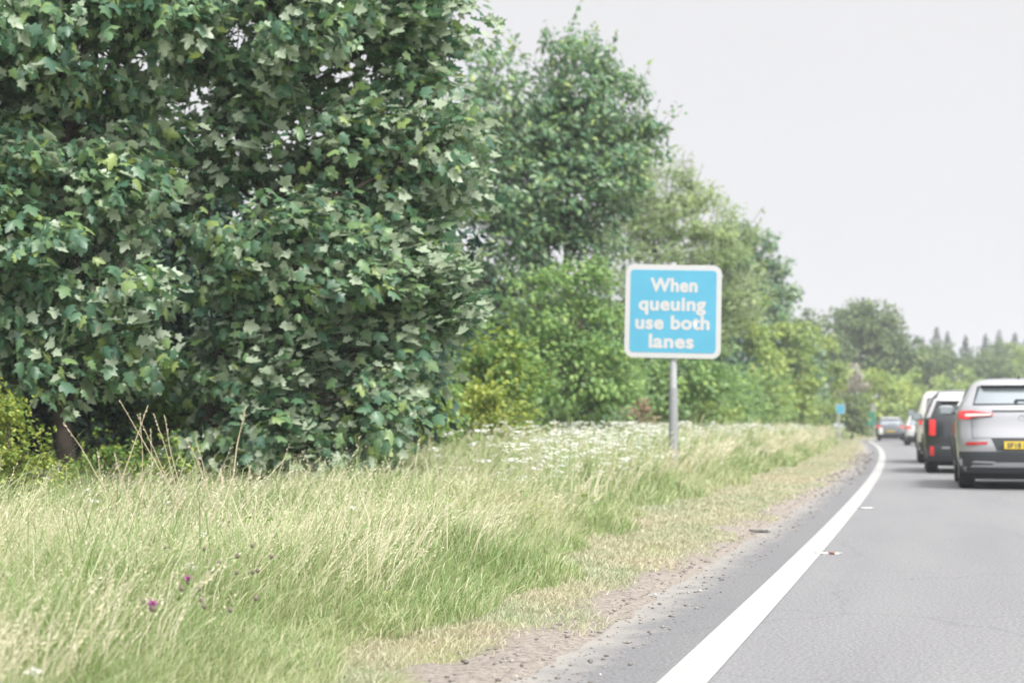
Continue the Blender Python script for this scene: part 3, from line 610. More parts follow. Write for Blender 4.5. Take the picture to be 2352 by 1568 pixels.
# knapweeds: two in flower, the rest brown heads
def knapweed(px, py, Y, label, purple=False, r=.009):
    p = at(px, py, Y); root = empty('knapweed', (p.x, Y, 0)); tag(root, label, 'flower', 'knapweeds in the near grass')
    tb = Tubes(); lx = random.uniform(-.08, .04); tb.add([(lx, 0, 0), (lx*.4, 0, p.z*.55), (0, 0, p.z-r)], [.003, .0026, .002], 5); link('stem', tb.mesh('stem'), M['stemgreen'], root)
    bm = bmesh.new(); bmesh.ops.create_icosphere(bm, subdivisions=2, radius=r, matrix=Matrix.Translation((0, 0, p.z)) @ Matrix.Scale(1.2, 4, (0, 0, 1)))
    me = bpy.data.meshes.new('seed_head'); bm.to_mesh(me); bm.free(); link('seed_head', me, M['seedhead'], root, smooth=True)
    if purple:
        kk = 70; a = rng.random(kk)*6.28; el = rng.random(kk)*1.3
        D = np.stack([np.cos(a)*np.cos(el), np.sin(a)*np.cos(el), np.sin(el)], -1); P = np.zeros((kk, 3))+np.array([0, 0, p.z+r*.7])
        V, F = leaves(P, D, rng.normal(size=(kk, 3)), np.full(kk, .019), NARROW); link('petals', tri_mesh('petals', V, F), M['purple'], root)
knapweed(433, 1335, 6.0, 'knapweed with the brighter, larger open purple flower', True)
knapweed(350, 1395, 5.4, 'knapweed with a half-open darker purple flower, lower left of the bright one', True, .012)
heads = [(625, 955), (602, 1018), (533, 985), (675, 1000), (773, 998), (850, 985), (1065, 980), (1033, 1020), (1155, 950), (1228, 1028), (1252, 1022), (1148, 1030), (1225, 900), (1320, 953), (993, 915), (883, 1108), (965, 1108), (980, 1165), (993, 1195), (1118, 1212), (1243, 1155), (695, 1168), (800, 905), (545, 720), (645, 740)]
hl = ['upper of two left-hand brown knapweed heads, over the lower one', 'lower left brown knapweed head, beneath the darkest one', 'leftmost brown knapweed head', 'brown knapweed head second row left, above the small purple flower',
      'brown knapweed head midway between the left group and the bright purple flower', 'brown knapweed head straight above and left of the bright purple flower', 'brown knapweed head right above the bright purple flower', 'brown knapweed head just below and left of the one right of the purple flower',
      'topmost brown head of the right-hand knapweed group', 'left twin of the paired dark knapweed heads on the right', 'right twin of the paired dark knapweed heads', 'pale brown knapweed head left of the dark pair', 'highest brown knapweed head on the right', 'rightmost brown knapweed head',
      'brown knapweed head high above the bright purple flower', 'small brown knapweed head touching the bright purple flower on its left', 'small brown knapweed head right beside the bright purple flower', 'small brown knapweed head below right of the bright purple flower', 'lowest small brown knapweed head near the bright purple flower',
      'low brown knapweed head over the straw tuft', 'low brown knapweed head beneath the dark pair', 'small brown knapweed head above the half-open purple flower', 'pinkish brown knapweed head high between the two groups', 'small distant knapweed head under the left bramble bush', 'small distant knapweed head right of the one under the left bramble bush']
for i, ((cx, cy), l) in enumerate(zip(heads, hl)):
    knapweed(cx/1.943/1.0884, (900+cy/1.943)/1.0884, (7.2 if cy < 1100 else 6.2) if cy > 850 else 10.5, l)
# dead hollow stalks standing against the dark hollow
stk = [((310, 305), (470, 560), 'leftmost dead stalk, leaning left'), ((580, 192), (740, 470), 'tall dead stalk leaning left, tip farthest up on the left'), ((715, 228), (640, 440), 'dead stalk leaning right and crossing the left-leaning ones'), ((680, 265), (690, 650), 'upright dead stalk in the crossing group'),
       ((670, 270), (820, 600), 'dead stalk slanting down right out of the crossing group'), ((745, 258), (850, 600), 'dead stalk right of the crossing group, slanting right at its foot'), ((800, 270), (870, 600), 'dead stalk just left of the dark red hollow'), ((732, 330), (735, 650), 'short upright dead stalk in the crossing group'),
       ((1195, 225), (1125, 620), 'tallest dead stalk, alone on the right, leaning right'), ((1185, 260), (1130, 600), 'thin dead stalk hugging the tallest one on the right'), ((475, 450), (510, 640), 'short dead stalk under the leftmost leaning one'), ((950, 380), (1010, 640), 'seed-topped dead stalk in the middle of the hollow'),
       ((905, 380), (1010, 640), 'thin dead stalk slanting right in the middle of the hollow'), ((1070, 530), (1060, 650), 'short straw stalk left of the tallest dead stalk'), ((1215, 510), (1205, 640), 'short straw stalk right of the tallest dead stalk'), ((555, 450), (600, 600), 'short dead stalk over the bramble, left of the crossing group')]
for (a, b, l) in stk:
    f = lambda q: ((q[0]/1.943)/1.0884, (900+q[1]/1.943)/1.0884)
    Y = 12.2; t = at(*f(a), Y); m = at(*f(b), Y-.1); d = (m-t); e = m+d*max(0, m.z/max(-d.z, .01))
    root = empty('dry_stalk', (e.x, e.y, 0)); tag(root, l, 'plant stalk', 'dead stalks against the dark hollow')
    tb = Tubes(); o_ = Vector((e.x, e.y, 0)); tb.add([e-o_, m-o_, t.lerp(m, .5)+Vector((random.uniform(-.02, .02), 0, .01))-o_, t-o_], [.0042, .004, .003, .0018], 5); link('stalk', tb.mesh('stalk'), M['drystem'], root)
    kk = 22; u = rng.random(kk)[:, None]*.28; P = np.array(t-o_)+u*np.array(m-t); D = np.array(t-m)/(t-m).length+rng.normal(size=(kk, 3))*.4
    V, F = leaves(P, D, rng.normal(size=(kk, 3)), np.full(kk, .018), NARROW); link('seed_head', tri_mesh('seed_head', V, F), M['straw'], root)
#@@SIGNS

# ---------------------------------------------------------------- signs
M['sign_blue'] = simple('sign_blue', (.075, .32, .47), .35, noise=.10, nscale=2.5)
M['sign_white'] = simple('sign_white', (.46, .46, .47), .5, noise=.04, nscale=6)
M['sign_back'] = simple('sign_back_grey', (.25, .25, .26), .5)
M['galv'] = simple('galvanised_steel', (.40, .41, .43), .5, metal=.1, noise=.18, nscale=18)
M['galv_dark'] = simple('weathered_steel', (.28, .29, .31), .7, metal=.2, noise=.35, nscale=60, bump=.3)
M['sign_green'] = simple('sign_green', (.05, .33, .24), .5)
def rrect(w_, h_, r, y0, y1, name, seg=8):
    """rounded plate in the x-z plane, front face at y0, back at y1, gently bevelled"""
    bm = bmesh.new(); rings = []
    for (y, ins) in ((y1, 0), (y0+.0015, 0), (y0, .0015)):
        ring = []
        for cx, cz, a0 in ((w_/2-r, h_/2-r, 0), (-w_/2+r, h_/2-r, 90), (-w_/2+r, -h_/2+r, 180), (w_/2-r, -h_/2+r, 270)):
            for k_ in range(seg+1):
                a = R(a0+90*k_/seg); ring.append(bm.verts.new((cx+(r-ins)*math.cos(a), y, cz+(r-ins)*math.sin(a))))
        rings.append(ring)
    n_ = len(rings[0])
    for a, b in zip(rings, rings[1:]):
        for k_ in range(n_): bm.faces.new((a[k_], a[(k_+1) % n_], b[(k_+1) % n_], b[k_]))
    bm.faces.new(rings[0]); bm.faces.new(rings[-1][::-1]); bmesh.ops.recalc_face_normals(bm, faces=bm.faces)
    me = bpy.data.meshes.new(name); bm.to_mesh(me); bm.free(); return me
def cyl(tbs, a, b, r0, r1=None, k=16): tbs.add([a, b], [r0, r0 if r1 is None else r1], k)
def text_mesh(lines, name, off=.010, ext=.0, off2=.045):
    """lines: (string, centre x, baseline z, width, height of the capitals); drawn with the built-in face, thickened"""
    bmo = bmesh.new()
    for (s_, cx, z, wid, cap) in lines*1:
        cu = bpy.data.curves.new('lettering', 'FONT'); cu.body = s_; cu.size = 1; cu.offset = off; cu.extrude = ext; cu.align_x = 'LEFT'; cu.space_character = 1.06
        ob = bpy.data.objects.new('lettering', cu); C.objects.link(ob); bpy.context.view_layer.update()
        me = bpy.data.meshes.new_from_object(ob.evaluated_get(bpy.context.evaluated_depsgraph_get())); bpy.data.objects.remove(ob)
        co = np.zeros(len(me.vertices)*3); me.vertices.foreach_get('co', co); co = co.reshape(-1, 3)
        x0, x1 = co[:, 0].min(), co[:, 0].max(); sx = (wid-2*off2*cap)/(x1-x0); sz = cap/.729
        co = np.stack([(co[:, 0]-(x0+x1)/2)*sx+cx, -co[:, 2]*1.0, co[:, 1]*sz+z], -1); me.vertices.foreach_set('co', co.ravel()); me.update()
        for q_, (ddx, ddz) in enumerate(((0, 0), (1, 0), (-1, 0), (0, 1), (0, -1), (.7, .7), (-.7, .7), (.7, -.7), (-.7, -.7))):
            c2 = co.copy(); c2[:, 0] += ddx*off2*cap; c2[:, 2] += ddz*off2*cap; c2[:, 1] -= q_*.00022
            me.vertices.foreach_set('co', c2.ravel()); me.update(); bmo.from_mesh(me)
        bpy.data.meshes.remove(me)
    me = bpy.data.meshes.new(name); bmo.to_mesh(me); bmo.free(); return me
Ysg = 24.6; mpx = Ysg/3800
c0 = at(1545.5, 716, Ysg); sg = empty('road_sign', (c0.x, Ysg, 0)); sg.rotation_euler = (0, 0, R(-4))
tag(sg, 'large blue square sign with white lettering and border on a grey post', 'road sign')
plate = link('sign_panel', rrect(220*mpx, 214*mpx, 20*mpx, -.012, .0, 'sign_panel'), M['sign_white'], sg); plate.location = (0, -.075, c0.z); plate.rotation_euler = (0, R(1.3), 0)
face = link('blue_face', rrect(197*mpx, 190*mpx, 9*mpx, -.0150, -.0118, 'blue_face'), M['sign_blue'], plate)
u = mpx
lines = [('When', 1*u, 46*u, 108*u, 31*u), ('queuing', -2*u, 3*u, 154*u, 31*u), ('use both', -1*u, -40*u, 170*u, 31*u), ('lanes', -3*u, -83*u, 103*u, 31*u)]
tm = text_mesh(lines, 'lettering')
for v in tm.vertices: v.co.y -= .0165
lt = link('lettering', tm, M['sign_white'], plate)
# the curled foot of the l of "lanes"
bmf = bmesh.new(); bmf.from_mesh(tm); xl, zl = -53*u, -83*u
for q_ in range(6):
    f0 = [(xl+1.5*u, zl-u*.8*(q_ > 0)), (xl+9*u, zl-1.2*u), (xl+10*u, zl+4.5*u), (xl+1.5*u, zl+6*u)]
if True: bmf.faces.new([bmf.verts.new((x_, -.0190, z_)) for x_, z_ in f0])
bmf.to_mesh(tm); bmf.free()
rail = bmesh.new()
for z in (.45, -.45):
    bmesh.ops.create_cube(rail, size=1, matrix=Matrix.Translation((0, .02, z)) @ Matrix.Diagonal((1.15, .035, .05, 1)))
bmesh.ops.create_cube(rail, size=1, matrix=Matrix.Translation((0, .03, 0)) @ Matrix.Diagonal((.05, .03, 1.0, 1)))
me = bpy.data.meshes.new('mounting_rails'); rail.to_mesh(me); rail.free(); link('mounting_rails', me, M['galv'], plate)
tb = Tubes(); cyl(tb, (0, 0, .95), (0, 0, c0.z+112*u), .055); cyl(tb, (0, 0, c0.z+112*u), (0, 0, c0.z+114*u), .058)
link('post', tb.mesh('post'), M['galv'], sg, smooth=False)
tb = Tubes(); cyl(tb, (0, 0, -.1), (0, 0, at(0, 890, Ysg).z), .066); link('post_sleeve', tb.mesh('post_sleeve'), M['galv_dark'], sg)
# far blue sign
p = at(1930, 939, 92); s2 = empty('road_sign', (p.x, 92, 0)); tag(s2, 'small far blue square sign on a pale post where the verge curves away', 'road sign')
pl = link('sign_panel', rrect(.50, .54, .05, -.012, 0, 'sign_panel'), M['sign_white'], s2); pl.location = (0, -.06, p.z); s2.rotation_euler = (0, 0, R(-10))
link('blue_face', rrect(.44, .48, .04, -.016, -.011, 'blue_face'), M['sign_blue'], pl)
tb = Tubes(); cyl(tb, (-.1, 0, -.1), (-.1, 0, p.z+.3), .05, k=8); link('post', tb.mesh('post'), M['galv'], s2)
# far green direction sign, seen nearly edge on
p = at(2004, 958, 122); s3 = empty('direction_sign', (p.x, 122, 0)); s3.rotation_euler = (0, 0, R(-62)); tag(s3, 'far green sign under a white plate, seen almost edge on beside the furthest dark car', 'road sign')
pl = link('sign_panel', rrect(.95, 1.0, .05, -.012, 0, 'sign_panel'), M['sign_green'], s3); pl.location = (-.1, -.06, p.z-.1)
wp = link('white_plate', rrect(.5, .6, .05, -.012, 0, 'white_plate'), M['sign_white'], s3); wp.location = (.15, -.06, p.z+.72)
for x in (-.3, .2):
    tb = Tubes(); cyl(tb, (x, 0, -.1), (x, 0, p.z+(.35 if x < 0 else 1.0)), .04, k=8); link('post', tb.mesh('post'), M['galv'], s3)
# litter and debris
M['rubber'] = simple('rubber', (.10, .095, .09), .85); M['litter'] = simple('litter_white', (.6, .6, .6), .6); M['rust'] = simple('rust_brown', (.22, .10, .06), .8)
def lump(name, px, py, L_, W_, T_, mat, label, cat, sd):
    y = 3800*H/(py-975); p = at(px, py, y); bm = bmesh.new(); bmesh.ops.create_icosphere(bm, subdivisions=3, radius=1)
    for v in bm.verts:
        n_ = 1+.35*math.sin(v.co.x*4+sd)*math.cos(v.co.y*5+sd)+.2*math.sin(v.co.z*9+sd*2); v.co = Vector((v.co.x*L_*n_, v.co.y*W_*n_, max(v.co.z, -.3)*T_*n_+.3*T_+.002))
    me = bpy.data.meshes.new(name); bm.to_mesh(me); bm.free(); o = link(name, me, mat, smooth=True); o.location = (p.x, y, float(ground_h(y, offset_of(p.x, y))) if offset_of(p.x, y) < -.5 else 0); tag(o, label, cat); return o
lump('tyre_scrap', 1743, 1221, .09, .05, .02, M['rubber'], 'flat dark scrap lying on the dirt at the grass edge', 'debris', 1)
lump('squashed_can', 1911, 1270, .022, .05, .012, M['rust'], 'small rust-brown scrap on a pale smear right of the white line', 'litter', 2)
lump('paper_scrap', 1904, 1269, .09, .07, .004, M['litter'], 'pale flattened scrap under the rust-brown one on the road', 'litter', 5)
lump('paper_scrap', 1992, 1166, .09, .09, .006, M['litter'], 'pale flattened scrap on the road, further off by the white line', 'litter', 3)
lump('litter_piece', 1549, 1199, .035, .03, .03, M['litter'], 'left one of two white litter scraps in the short grass', 'litter', 4)
lump('litter_piece', 1570, 1197, .04, .03, .03, M['litter'], 'right one of two white litter scraps in the short grass', 'litter', 7)
#@@CARS

# ---------------------------------------------------------------- cars
M['tyre'] = simple('tyre_rubber', (.022, .022, .024), .85); M['rim'] = simple('alloy', (.35, .36, .38), .35, metal=.8)
M['trim'] = simple('black_plastic', (.035, .04, .045), .6, noise=.2, nscale=30); M['under'] = simple('underbody', (.015, .015, .017), .9)
M['glass'] = simple('car_glass', (.30, .34, .36), .06, metal=.55, spec=.8); M['glass_dark'] = simple('dark_car_glass', (.03, .045, .05), .05, spec=.9)
M['red_lamp'] = simple('red_lamp', (.42, .02, .02), .25, coat=.6); M['red_lit'] = simple('red_lamp_lit', (.62, .025, .025), .3, coat=.6, emit=.12)
M['clear_lamp'] = simple('clear_lamp', (.62, .62, .60), .2, coat=.5); M['plate'] = simple('yellow_plate', (.62, .46, .045), .5)
M['plate_ink'] = simple('plate_ink', (.06, .06, .06), .6); M['chrome'] = simple('satin_silver', (.42, .43, .44), .35, metal=.6)
def paint(name, col, met=.35): return simple(name, col, .28, metal=met, coat=1.0)
M['grey_paint'] = paint('silver_grey_paint', (.40, .405, .43), .55); M['black_paint'] = paint('black_paint', (.02, .024, .03), .2)
M['white_paint'] = paint('white_paint', (.50, .50, .51), .1); M['beige_paint'] = paint('silver_beige_paint', (.58, .57, .54), .3)
M['dark_paint'] = paint('dark_grey_paint', (.10, .11, .13), .4)
class Car:
    """body surface given by rows (z, half width, rear y, front y); everything else is laid on that surface"""
    def __init__(s, rows, cr=.30, cf=.55, pw=3.2):
        a = np.array(rows, float); z = np.linspace(a[0, 0], a[-1, 0], 46); q = [np.interp(z, a[:, 0], a[:, i]) for i in (1, 2, 3)]
        k_ = np.array([.25, .5, .25]); q = [np.concatenate([[v[0]], np.convolve(v, k_, 'valid'), [v[-1]]]) for v in q]
        s.z, (s.w, s.r, s.f) = z, q; s.cr, s.cf, s.p = cr, cf, pw
    def g(s, z): return [float(np.interp(z, s.z, v)) for v in (s.w, s.r, s.f)]
    def outline(s, z, n=14, shrink=1.0):
        w_, r, f = s.g(z); p = s.p; pts = []; mid = (r+f)/2; w_ *= shrink
        for i in range(n+1):
            t = i/n*math.pi/2; pts.append((w_*math.sin(t)**(2/p), r+s.cr*(1-math.cos(t)**(2/p))))
        m = 10; y0, y1 = r+s.cr, f-s.cf
        for i in range(1, m): pts.append((w_*(1+.0), y0+(y1-y0)*i/m))
        for i in range(n+1):
            t = math.pi/2-i/n*math.pi/2; pts.append((w_*math.sin(t)**(2/p), f-s.cf*(1-math.cos(t)**(2/p))))
        if shrink != 1: pts = [(x, mid+(y-mid)*shrink) for x, y in pts]
        full = pts + [(-x, y) for x, y in pts[-2:0:-1]]
        return full
    def body(s):
        bm = bmesh.new(); rings = []
        for z in s.z: rings.append([bm.verts.new((x, y, z)) for x, y in s.outline(z)])
        zt = s.z[-1]
        for k_, (sh, dz) in enumerate(((.93, .014), (.75, .034), (.45, .045))): rings.append([bm.verts.new((x, y, zt+dz)) for x, y in s.outline(zt, shrink=sh)])
        n = len(rings[0])
        for a, b in zip(rings, rings[1:]):
            for i in range(n): bm.faces.new((a[i], a[(i+1) % n], b[(i+1) % n], b[i]))
        bm.faces.new(rings[-1]); bm.faces.new(rings[0][::-1]); bmesh.ops.recalc_face_normals(bm, faces=bm.faces)
        me = bpy.data.meshes.new('body'); bm.to_mesh(me); bm.free(); return me
    def rear(s, x, z):
        w_, r, f = s.g(z); q = min(abs(x)/w_, .9999); return r+s.cr*(1-(1-q**s.p)**(1/s.p))
    def front(s, x, z):
        w_, r, f = s.g(z); q = min(abs(x)/w_, .9999); return f-s.cf*(1-(1-q**s.p)**(1/s.p))
    def side(s, y, z):
        w_, r, f = s.g(z)
        if y < r+s.cr: q = max(0, min(1, 1-(y-r)/s.cr)); return w_*(1-q**s.p)**(1/s.p)
        if y > f-s.cf: q = max(0, min(1, 1-(f-y)/s.cf)); return w_*(1-q**s.p)**(1/s.p)
        return w_
    def patch(s, kind, quads, e=.006, name='patch', nu=12, nv=6, depth=.02):
        bm = bmesh.new()
        def pt(u_, z, off):
            if kind == 'rear': return (u_, s.rear(u_, z)-off, z)
            if kind == 'front': return (u_, s.front(u_, z)+off, z)
            sg_ = -1 if kind == 'left' else 1
            return (sg_*(s.side(u_, z)+off), u_, z)
        for (a, b, c, d) in quads:      # corners (u, z): lower left, lower right, upper right, upper left
            G = [[[None]*(nv+1) for _ in range(nu+1)] for _ in range(2)]
            for L_, off in enumerate((e, -depth)):
                for i in range(nu+1):
                    for j in range(nv+1):
                        p, q = i/nu, j/nv; U = [(1-p)*(1-q)*a[k_]+p*(1-q)*b[k_]+p*q*c[k_]+(1-p)*q*d[k_] for k_ in (0, 1)]
                        G[L_][i][j] = bm.verts.new(pt(U[0], U[1], off))
            for i in range(nu):
                for j in range(nv):
                    for L_ in (0, 1): bm.faces.new((G[L_][i][j], G[L_][i+1][j], G[L_][i+1][j+1], G[L_][i][j+1]))
            for i in range(nu):
                for j in (0, nv): bm.faces.new((G[0][i][j], G[0][i+1][j], G[1][i+1][j], G[1][i][j]))
            for j in range(nv):
                for i in (0, nu): bm.faces.new((G[0][i][j], G[0][i][j+1], G[1][i][j+1], G[1][i][j]))
        bmesh.ops.recalc_face_normals(bm, faces=bm.faces)
        me = bpy.data.meshes.new(name); bm.to_mesh(me); bm.free(); return me
def lathe_x(profile, name, k=28):
    """profile of (x, r) turned about the x axis"""
    bm = bmesh.new(); rings = [[bm.verts.new((x, r*math.cos(2*math.pi*j/k), r*math.sin(2*math.pi*j/k))) for j in range(k)] for x, r in profile]
    for a, b in zip(rings, rings[1:]):
        for j in range(k): bm.faces.new((a[j], a[(j+1) % k], b[(j+1) % k], b[j]))
    bm.faces.new(rings[0]); bm.faces.new(rings[-1]); bmesh.ops.recalc_face_normals(bm, faces=bm.faces)
    me = bpy.data.meshes.new(name); bm.to_mesh(me); bm.free(); return me
def boxes(name, bl, bev=.01):
    bm = bmesh.new()
    for (cx, cy, cz, sx, sy, sz) in bl: bmesh.ops.create_cube(bm, size=1, matrix=Matrix.Translation((cx, cy, cz)) @ Matrix.Diagonal((sx, sy, sz, 1)))
    if bev: bmesh.ops.bevel(bm, geom=bm.edges[:], offset=bev, segments=2, affect='EDGES')
    me = bpy.data.meshes.new(name); bm.to_mesh(me); bm.free(); return me
def build_car(name, label, rows, sp, X, Y, yaw, scale=1.0):
    root = empty(name, (X, Y, 0), -yaw); root.scale = (scale,)*3; tag(root, label, 'car', 'cars queuing ahead on the road')
    c = Car(rows, cr=sp.get('cr', .30), cf=.6, pw=sp.get('pw', 3.2))
    body = link('body', c.body(), sp['paint'], root, smooth=True)
    wr, ax, tw = sp.get('wr', .35), sp['axles'], .235
    W = max(c.w)
    cuts = []
    for y in ax:
        for sd in (-1, 1):
            me = lathe_x([(-.2, wr+.055), (.2, wr+.055)], 'arch_cut', 32); co = bpy.data.objects.new('arch_cut', me); C.objects.link(co); co.parent = root; co.location = (sd*(W-.06), y, wr)
            md = body.modifiers.new('b', 'BOOLEAN'); md.operation = 'DIFFERENCE'; md.object = co; md.solver = 'EXACT'; cuts.append(co)
    bpy.context.view_layer.update()
    me = bpy.data.meshes.new_from_object(body.evaluated_get(bpy.context.evaluated_depsgraph_get())); body.modifiers.clear(); old = body.data; body.data = me; me.name = 'body'; bpy.data.meshes.remove(old)
    for co in cuts: bpy.data.objects.remove(co)
    try: me.set_sharp_from_angle(angle=R(42))
    except Exception: pass
    for y in ax:
        for sd in (-1, 1):
            wh = bpy.data.objects.new('wheel', tyre_mesh(wr, tw)); C.objects.link(wh); wh.parent = root; wh.location = (sd*(W-.04-tw/2), y, wr); wh.rotation_euler = (0, 0, 0 if sd > 0 else math.pi)
            rm = link('rim', rim_mesh(wr, tw), M['rim'], wh); 
    arch = sp.get('arch', M['trim'])
    for y in ax:
        for kd in ('left', 'right'):
            sg_ = -1 if kd == 'left' else 1; tb = Tubes(); pts = []
            for i in range(15):
                a = R(-8+196*i/14); yy, zz = y+math.cos(a)*(wr+.06), wr+math.sin(a)*(wr+.06); zz = max(zz, c.z[0]); pts.append((sg_*(c.side(yy, zz)-.004), yy, zz))
            tb.add(pts, [.028]*15, 6); link('arch_trim', tb.mesh('arch_trim'), arch, root, smooth=True)
    def P(nm, kd, quads, mat, e=.006, parent=None, **kw): return link(nm, c.patch(kd, quads, e, nm, **kw), mat, parent or root, smooth=False)
    # lower cladding: rear bumper, sills
    z0, zb = c.z[0], sp['bumper_top']; wB = c.g(.45)[0]*.985
    P('rear_bumper', 'rear', [((-wB, z0+.0), (wB, z0+.0), (wB, zb), (-wB, zb))], sp.get('bumper', M['trim']), .014, nu=30, nv=6, depth=.06)
    for kd in ('left', 'right'):
        P('sill', kd, [((ax[0]+wr+.09, z0), (ax[1]-wr-.09, z0), (ax[1]-wr-.09, z0+.17), (ax[0]+wr+.09, z0+.17))], M['trim'], .014, depth=.05)
    P('underbody', 'rear', [((-wB*.86, z0-.09), (wB*.86, z0-.09), (wB*.9, z0+.01), (-wB*.9, z0+.01))], M['under'], -.10, nu=20, nv=2, depth=2.6)
    wz0, wz1, x0, x1 = sp['win']
    wf = P('rear_window', 'rear', [((-x0, wz0), (x0, wz0), (x1, wz1), (-x1, wz1))], sp.get('glass', M['glass']), .005, nu=24, nv=8)
    P('window_seal', 'rear', [((-x0-.03, wz0-.03), (x0+.03, wz0-.03), (x1+.03, wz1+.03), (-x1-.03, wz1+.03))], M['trim'], .0015, nu=24, nv=8)
    if sp.get('wiper', True):
        yv = c.rear(0, wz0+.05); link('wiper', boxes('wiper', [(.12, yv-.02, wz0+.05, .42, .018, .022), (-.08, yv-.025, wz0+.02, .05, .03, .05)], .004), M['trim'], wf)
    ys0, ys1, ym = sp['side_win']
    zc0, zc1 = sp.get('side_z', (wz0-.02, wz1-.02))
    for kd in ('left', 'right'):
        quads = []; cs = [ys0, ys0+.55, ym, ys1]
        tops = [ys0+.16, ys0+.57, ym, ys1-.65]
        for i in range(3): quads.append(((cs[i]+.03, zc0), (cs[i+1]-.03, zc0), (tops[i+1]-.03, zc1), (tops[i]+.03, zc1)))
        for qd in quads: P('side_window', kd, [qd], M['glass_dark'], .005, nu=6, nv=6)
    bz = sp['screen']
    P('windscreen', 'front', [((-.68, bz[0]), (.68, bz[0]), (.56, bz[1]), (-.56, bz[1]))], M['glass_dark'], .006, nu=20, nv=8)
    hw = c.g(.72)[0]
    for sg_ in (-1, 1):
        a, b = sorted((sg_*hw*.55, sg_*hw*.93)); P('headlight', 'front', [((a, .70), (b, .70), (b, .84), (a, .84))], M['clear_lamp'], .01)
    P('grille', 'front', [((-.42, .50), (.42, .50), (.45, .80), (-.45, .80))], M['trim'], .012)
    # spoiler over the rear window
    if sp.get('spoiler', True):
        zs = wz1+.035; P('spoiler', 'rear', [((-x1*.98, zs), (x1*.98, zs), (x1*.9, zs+.045), (-x1*.9, zs+.045))], sp.get('spoiler_mat', sp['paint']), .11, nu=20, nv=3, depth=.05)
    # door mirrors
    my, mz, mm = sp['mirror']
    for sg_ in (-1, 1):
        wx = c.side(my, mz-.05); bm = bmesh.new(); bmesh.ops.create_uvsphere(bm, u_segments=16, v_segments=10, radius=1)
        for v in bm.verts:
            f = lambda t, k_=.55: math.copysign(abs(t)**k_, t); v.co = Vector((f(v.co.x)*.115, f(v.co.y, .8)*.075, f(v.co.z)*.075))
        bm.transform(Matrix.Translation((sg_*(wx+.125), my, mz)))
        me2 = bpy.data.meshes.new('door_mirror'); bm.to_mesh(me2); bm.free(); mo = link('door_mirror', me2, mm, root, smooth=True)
        link('mirror_glass', rrect2(sg_*(wx+.125), my-.074, mz, .18, .11), M['glass'], mo)
        link('mirror_arm', boxes('mirror_arm', [(sg_*(wx+.03), my+.01, mz-.05, .12, .05, .03)], .008), M['trim'], mo)
    for (nm, kd, quads, mat, e, sub) in sp['parts']:
        o = P(nm, kd, quads, M[mat], e)
        for (nm2, kd2, q2, mat2, e2) in sub: P(nm2, kd2, q2, M[mat2], e2, parent=o)
    if 'plate' in sp:
        px_, pz = sp['plate']; yv = min(c.rear(px_+t, pz) for t in (-.26, 0, .26))-.03
        pt_ = link('number_plate', boxes('number_plate', [(px_, yv, pz, .52, .012, .112)], .003), M['plate'], root)
        tmx = text_mesh([(sp['reg'], px_, pz-.036, .44, .072)], 'plate_characters', off2=.035)
        for v in tmx.vertices: v.co.y += yv-.0085
        link('plate_characters', tmx, M['plate_ink'], pt_)
    if sp.get('fin'):
        fy = c.g(c.z[-1])[1]+.30; zt = c.z[-1]
        bm = bmesh.new(); vs = [(-.015, fy, zt+.01), (.015, fy, zt+.01), (.02, fy+.16, zt+.01), (-.02, fy+.16, zt+.01), (-.004, fy-.01, zt+.10), (.004, fy-.01, zt+.10), (.004, fy+.03, zt+.10), (-.004, fy+.03, zt+.10)]
        vv = [bm.verts.new(v) for v in vs]
        for f in ((0, 1, 2, 3), (4, 5, 6, 7), (0, 1, 5, 4), (1, 2, 6, 5), (2, 3, 7, 6), (3, 0, 4, 7)): bm.faces.new([vv[i] for i in f])
        bmesh.ops.recalc_face_normals(bm, faces=bm.faces); me3 = bpy.data.meshes.new('antenna'); bm.to_mesh(me3); bm.free(); link('antenna', me3, M['trim'], root)
    if sp.get('rails'):
        for sg_ in (-1, 1):
            tb = Tubes(); zt = c.z[-1]; w_, r, f = c.g(zt-.03); tb.add([(sg_*w_*.93, r+.25, zt-.02), (sg_*w_*.93, r+.4, zt+.045), (sg_*w_*.93, f-.7, zt+.045), (sg_*w_*.93, f-.5, zt-.02)], [.016]*4, 6); link('roof_rail', tb.mesh('roof_rail'), M['chrome'], root)
    return root
_tc = {}
def tyre_mesh(wr, tw):
    if wr not in _tc:
        h = tw/2; me = lathe_x([(-h, wr*.66), (-h*1.0, wr*.9), (-h*.82, wr*.985), (-h*.5, wr), (h*.5, wr), (h*.82, wr*.985), (h*1.0, wr*.9), (h*.98, wr*.68), (h*.7, wr*.67)], 'tyre', 36); me.materials.append(M['tyre'])
        bm = bmesh.new(); 
        bmesh.ops.create_cone(bm, cap_ends=True, segments=30, radius1=wr*.67, radius2=wr*.67, depth=.03, matrix=Matrix.Translation((h*.72, 0, 0)) @ Matrix.Rotation(R(90), 4, 'Y'))
        for k_ in range(5):
            m_ = Matrix.Rotation(2*math.pi*k_/5, 4, 'X'); bmesh.ops.create_cube(bm, size=1, matrix=m_ @ Matrix.Translation((h*.86, 0, wr*.34)) @ Matrix.Diagonal((.03, wr*.17, wr*.62, 1)))
        bmesh.ops.create_cone(bm, cap_ends=True, segments=16, radius1=wr*.17, radius2=wr*.14, depth=.05, matrix=Matrix.Translation((h*.88, 0, 0)) @ Matrix.Rotation(R(90), 4, 'Y'))
        rm = bpy.data.meshes.new('rim'); bm.to_mesh(rm); bm.free(); _tc[wr] = (me, rm)
    return _tc[wr][0]
def rim_mesh(wr, tw):
    rm = _tc[wr][1]; rm.materials.clear(); return rm
def rrect2(x, y, z, w_, h_):
    me = rrect(w_, h_, .03, -.004, .004, 'mirror_glass')
    for v in me.vertices: v.co = v.co+Vector((x, y, z))
    return me
